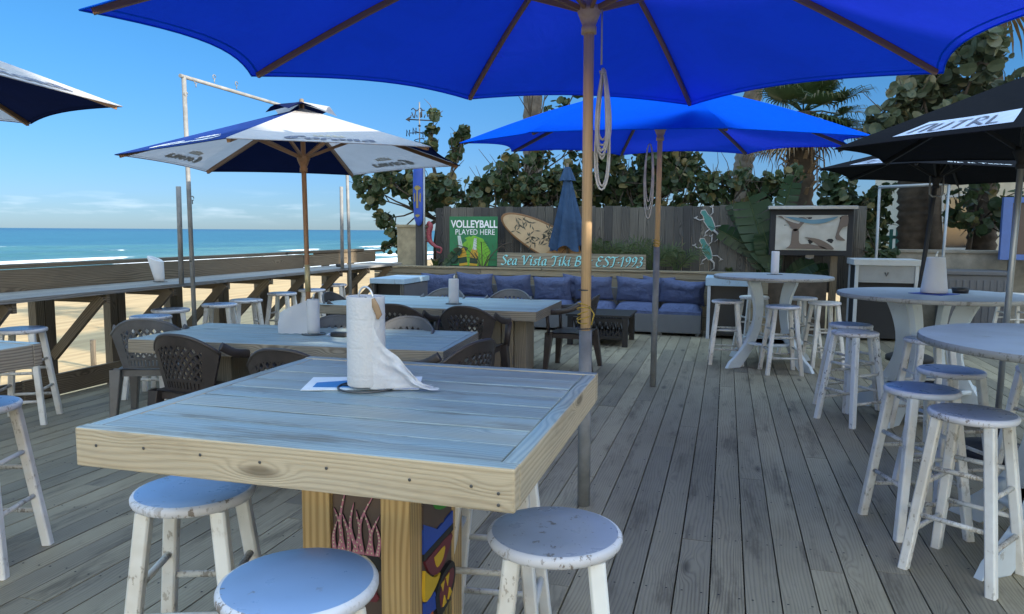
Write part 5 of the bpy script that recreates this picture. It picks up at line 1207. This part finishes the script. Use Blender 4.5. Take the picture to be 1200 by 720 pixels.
grape_tree('low sea grape shrub behind the fence right of the second umbrella pole', (-.1, 13.3, .3), (-.1, 13.3, 1.9), scatter([(-.6, .9, 1.7, 2.05, 12.8, 13.5, 1.3)], 7) + [(.5, 13.1, 2.15, .25), (-.35, 13.1, 2.3, .22)], 160, (.045, .085), 7, lit=.2)
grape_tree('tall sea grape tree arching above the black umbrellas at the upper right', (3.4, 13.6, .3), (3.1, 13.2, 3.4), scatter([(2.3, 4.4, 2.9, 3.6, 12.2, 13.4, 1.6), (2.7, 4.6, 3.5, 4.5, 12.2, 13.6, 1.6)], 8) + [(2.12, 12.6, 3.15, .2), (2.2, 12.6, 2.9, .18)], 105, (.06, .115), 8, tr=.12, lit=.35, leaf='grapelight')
grape_tree('dense sea grape shrub beside the wrapped screen left of the big palm trunk', (2.1, 13.6, .3), (2.1, 13.6, 1.6), scatter([(1.65, 2.75, 1.35, 2.45, 13.2, 13.9, 1.5), (1.75, 2.3, .95, 1.5, 12.4, 13.1, 1.4)], 9), 160, (.045, .088), 9)
grape_tree('sea grape stems with a few round leaves in front of the beige house', (3.75, 13.7, .9), (3.8, 13.6, 1.9), [(3.5, 13.3, 2.1, .22), (3.62, 13.3, 1.85, .26), (3.75, 13.3, 1.65, .22), (4.15, 13.3, 2.1, .26), (4.35, 13.3, 1.95, .22), (4.1, 13.4, 1.75, .22), (3.45, 13.4, 1.75, .18), (3.9, 13.3, 2.35, .25), (4.3, 13.3, 1.5, .14)], 44, seed=10, tr=.05)
# palms
def palm(label, pts, rad, fronds=0, seed=1, bark='bark', boots=False, cat='palm tree', fr=1.2):
    rg = random.Random(seed); root = thing('palm_tree', label, cat, pts[0]); P_ = [Vector(p_) for p_ in pts]; mb = MB(); n = 26; sp_ = spline([tuple(p_) for p_ in P_], n)
    mb.tube(sp_, [rad * (1 + .10 * math.sin(i * 2.6) + .05 * rg.random()) * (1.12 - .2 * i / len(sp_)) for i in range(len(sp_))], 14); child(mb, 'trunk', M[bark], root)
    top = P_[-1]
    if boots:
        mb = MB()
        for k in range(46):
            an = k * 2.4; z = top.z - .15 - (k / 46) * boots; d = Vector((math.cos(an), math.sin(an), 0)); b = Vector((top.x, top.y, z)) + d * rad * .8
            mb.bar(b, b + d * (.10 + .10 * rg.random()) + Vector((0, 0, .12 + .14 * rg.random())), .07, .02, (0, 0, 1))
        for k in range(30):
            an = rg.uniform(0, 6.28); d = Vector((math.cos(an), math.sin(an), 0)); b = Vector((top.x, top.y, top.z - .2 - rg.random() * boots * .5)) + d * rad
            mb.tube([b, b + d * .16 + Vector((0, 0, -.1)), b + d * .20 + Vector((0, 0, -.35 - .5 * rg.random()))], [.012, .01, .004], 5)
        child(mb, 'leaf_boots', M['deadfrond'], root)
    if fronds:
        gm = MB(); st = MB(); dm = MB()
        for k in range(fronds):
            an = k * 2.4 + rg.uniform(-.3, .3); el = rg.uniform(-.75, .9) if k > 3 else .9
            d = Vector((math.cos(an) * math.cos(el), math.sin(an) * math.cos(el), math.sin(el))); L = rg.uniform(.5, .8) * fr
            c = top + d * L; c.z -= .14 * L; st.tube([top, top + d * L * .5, c], [.018, .014, .010], 6)
            side = d.cross(Vector((0, 0, 1))).normalized(); upv = side.cross(d).normalized(); m_ = dm if (el < -.45) else gm; tn = rg.uniform(.2, .75)
            for j in range(34):
                a = (j / 33 - .5) * R(250); dirv = (d * math.cos(a) + side * math.sin(a) + upv * (.10 + .25 * abs(math.sin(a)))).normalized(); Lb = fr * rg.uniform(.55, .75) * (1 - .25 * abs(a) / R(125))
                w_ = .022 * fr; sd = dirv.cross(upv).normalized() * w_; b = len(m_.v); q0, q1, q2 = c, c + dirv * Lb * .55, c + dirv * Lb * .85 + Vector((0, 0, -.10 * Lb)); q3 = c + dirv * Lb * .98 + Vector((0, 0, -.32 * Lb))
                for q, ww in ((q0, .25), (q1, 1), (q2, .55), (q3, .05)): m_.v += [q - sd * ww, q + sd * ww]
                for i in range(3): m_.face((b + 2 * i, b + 2 * i + 1, b + 2 * i + 3, b + 2 * i + 2), None, 0, False, tn + rg.uniform(-.12, .12) + (.25 if i == 2 else 0))
        child(st, 'leaf_stems', M['frond'], root); child(gm, 'crown', M['frond'], root)
        if dm.v: child(dm, 'dead_fronds', M['deadfrond'], root)
    return root
palm('straight grey palm trunk rising behind the surfboard into the blue canopy', [(-3.9, 15, -.3), (-3.9, 15, 3), (-3.95, 15, 6.5)], .19, 26, 11, fr=1.6)
palm('leaning palm trunk farther back, right of the second umbrella pole', [(.22, 18, -.3), (.24, 18, 2.2), (.42, 18, 4.2), (.6, 18, 6.6)], .20, 26, 12, fr=1.6)
palm('cabbage palm with shaggy leaf bases and fan fronds above the wrapped screen', [(1.28, 15, -.3), (1.27, 15, 1.5), (1.28, 15, 3.75)], .245, 30, 13, bark='bark2', boots=1.5, fr=1.0)
palm('thick palm trunk standing behind the concrete wall near the leaning pole', [(3.1, 14, -.2), (3.1, 14, 1.4), (3.02, 14, 3.0), (3.0, 14, 6.6)], .29, 22, 14, bark='bark2', fr=1.5)
palm('dark palm trunk in front of the beige house', [(4.07, 14, -.2), (4.06, 14, 1.4), (4.0, 14, 3.2), (4.0, 14, 6.2)], .20, 22, 15, bark='bark2', fr=1.4)
# bird of paradise
def paddle(mb, st, base, tip, wd, rg, splits=7):
    b, t = Vector(base), Vector(tip); ax = (t - b); L = ax.length; d = ax.normalized(); side = Vector((d.z, rg.uniform(-.3, .3), -d.x)).normalized(); nr = d.cross(side).normalized(); N = 20
    mids = [b + ax * (i / N) + nr * .06 * L * math.sin(i / N * 3.0) + Vector((0, 0, -.10 * L * (i / N) ** 3)) for i in range(N + 1)]
    tn = rg.uniform(.2, .8)
    for sg_ in (-1, 1):
        i = 0
        for k in range(splits):
            i1 = min(N, i + max(1, N // splits) + rg.choice((0, 0, 1)))
            q = len(mb.v)
            for j in range(i, i1 + 1):
                f = j / N; w_ = wd * (math.sin(math.pi * min(1, .06 + f * .93)) ** .55); shift = .02 * L * (j - i) * -.5
                mb.v += [mids[j], mids[j] + side * sg_ * w_ + nr * (-.25 * w_ + rg.uniform(-.01, .01)) + d * (shift + .25 * w_)]
            for j in range(i1 - i): mb.face((q + 2 * j, q + 2 * j + 1, q + 2 * j + 3, q + 2 * j + 2), None, 0, True, tn + rg.uniform(-.1, .1))
            i = i1
            if i >= N: break
    st.tube([Vector((b.x + rg.uniform(-.05, .05), b.y, .7)), b] + mids[::4], [.022, .018] + [.014 - .002 * i for i in range(len(mids[::4]))], 6)
bp = thing('bird_of_paradise_plant', 'giant bird of paradise with broad torn leaves left of the wrapped screen', 'plant', (.55, 12.0, .7)); rg = random.Random(5); lm, sm_ = MB(), MB()
for base, tip, wd in (((.62, 12.0, 1.05), (.22, 12.0, 2.40), .30), ((.55, 12.15, .95), (.30, 12.1, 1.9), .24), ((.75, 12.1, 1.5), (.98, 12.0, 2.6), .16), ((.6, 12.2, 1.1), (-.28, 12.1, 1.72), .16), ((.72, 12.0, .9), (.50, 11.9, 1.72), .20), ((.8, 12.3, 1.2), (1.15, 12.2, 2.1), .22), ((.5, 12.3, 1.3), (-.05, 12.3, 2.22), .16), ((.9, 12.1, .85), (1.35, 11.95, 1.15), .15), ((1.1, 12.2, .8), (1.6, 12.1, 1.05), .14)):
    paddle(lm, sm_, base, tip, wd, rg)
child(lm, 'leaves', M['banana'], bp); child(sm_, 'stems', M['frond'], bp)
def fern(label, base, n, L, seed, mat='frond', name='areca_palm', w_=.012):
    rg = random.Random(seed); root = thing(name, label, 'plant', base); mb, st = MB(), MB(); b = Vector(base)
    for k in range(n):
        an = k * 2.4; d = Vector((math.cos(an), math.sin(an) * .4, 0)); l_ = L * rg.uniform(.7, 1.1)
        pts = [b + d * l_ * .55 * t + Vector((0, 0, l_ * (1.05 * t - .55 * t * t))) for t in [i / 10 for i in range(11)]]; st.tube(pts, [.008] * 11, 5)
        for i in range(2, 11):
            tg = (pts[i] - pts[i - 1]).normalized(); sd = tg.cross(Vector((0, -1, .2))).normalized()
            for sg_ in (-1, 1):
                e_ = pts[i] + (sd * sg_ * .8 + tg * .6).normalized() * l_ * .26 * (1 - .04 * i) + Vector((0, 0, -.03)); m_ = pts[i].lerp(e_, .5) + Vector((0, 0, .01)); q = len(mb.v); o_ = tg * w_
                mb.v += [pts[i], m_ + o_, e_, m_ - o_]; mb.face((q, q + 1, q + 2, q + 3), None, 0, False, rg.uniform(.1, .8))
    child(mb, 'leaflets', M[mat], root); child(st, 'stems', M[mat], root)
fern('feathery palm seedling in front of the fence right of the name sign', (-1.15, 12.0, .85), 9, .95, 21)
fern('low feathery palm by the fence near the second umbrella pole', (-.75, 12.05, .85), 8, .75, 22)
fern('feathery palm at the fence left of the lizards', (-1.62, 12.1, .85), 7, .9, 23)
fern('bare twiggy shrub in front of the green sign', (-3.95, 11.86, .85), 5, .95, 24, 'bark2', 'twiggy_shrub', .004)
def agave(label, base, n, L, seed):
    rg = random.Random(seed); mb = MB(); b = Vector(base)
    for k in range(n):
        an = k * 2.4; el = rg.uniform(.2, 1.2); d = Vector((math.cos(an) * math.cos(el), math.sin(an) * math.cos(el) * .6, math.sin(el))); sd = d.cross(Vector((0, 0, 1))).normalized() * .035; q = len(mb.v); l_ = L * rg.uniform(.7, 1)
        mb.v += [b - sd * .7, b + sd * .7, b + d * l_ * .5 + sd + Vector((0, 0, .02)), b + d * l_ * .5 - sd + Vector((0, 0, .02)), b + d * l_ + Vector((0, 0, -.04))]
        mb.face((q, q + 1, q + 2, q + 3), None, 0, True, rg.uniform(.3, 1)); mb.face((q + 3, q + 2, q + 4), None, 0, True, rg.uniform(.3, 1))
    tag(mb.build('agave', M['frond']), label, 'plant')
agave('pale spiky agave at the foot of the fence left of the green sign', (-4.82, 11.92, .86), 16, .3, 2); agave('small spiky plant under the lizards by the fence', (.05, 12.0, .86), 14, .22, 3)
mb, st = MB(), MB(); rg = random.Random(8); paddle(mb, st, (-4.66, 11.88, .90), (-4.30, 11.87, 1.30), .09, rg, 3)
dl = thing('broad_leaf_plant', 'single dark broad leaf overlapping the lower left of the green sign', 'plant', (-4.66, 11.9, .85)); child(mb, 'leaf', M['banana'], dl); child(st, 'stem', M['banana'], dl)

fern('dark feathery palm behind the name sign near the nearest umbrella pole', (-1.95, 12.1, .95), 9, .9, 32)

for i, (xa, lab) in enumerate(((-4.75, 'leafy sea grape hedge along the fence top above the green sign'), (-3.35, 'leafy sea grape hedge along the fence top above the surfboard'), (-1.95, 'leafy sea grape hedge along the fence top behind the nearest umbrella pole'), (-.55, 'leafy sea grape hedge along the fence top behind the second umbrella pole'))):
    grape_tree(lab, (xa + .7, 12.85, .3), (xa + .7, 12.9, 1.8), [(xa + .18 + .27 * k, 12.75 + .12 * (k % 2), 1.98 + .22 * ((k * 7 + i) % 3), .24) for k in range(6)] + [(xa + .3 + .3 * k, 12.9, 2.35, 0.2) for k in range(4)], 95, (.045, .088), 40 + i, 'sea_grape_hedge', tr=.05, lit=.35)
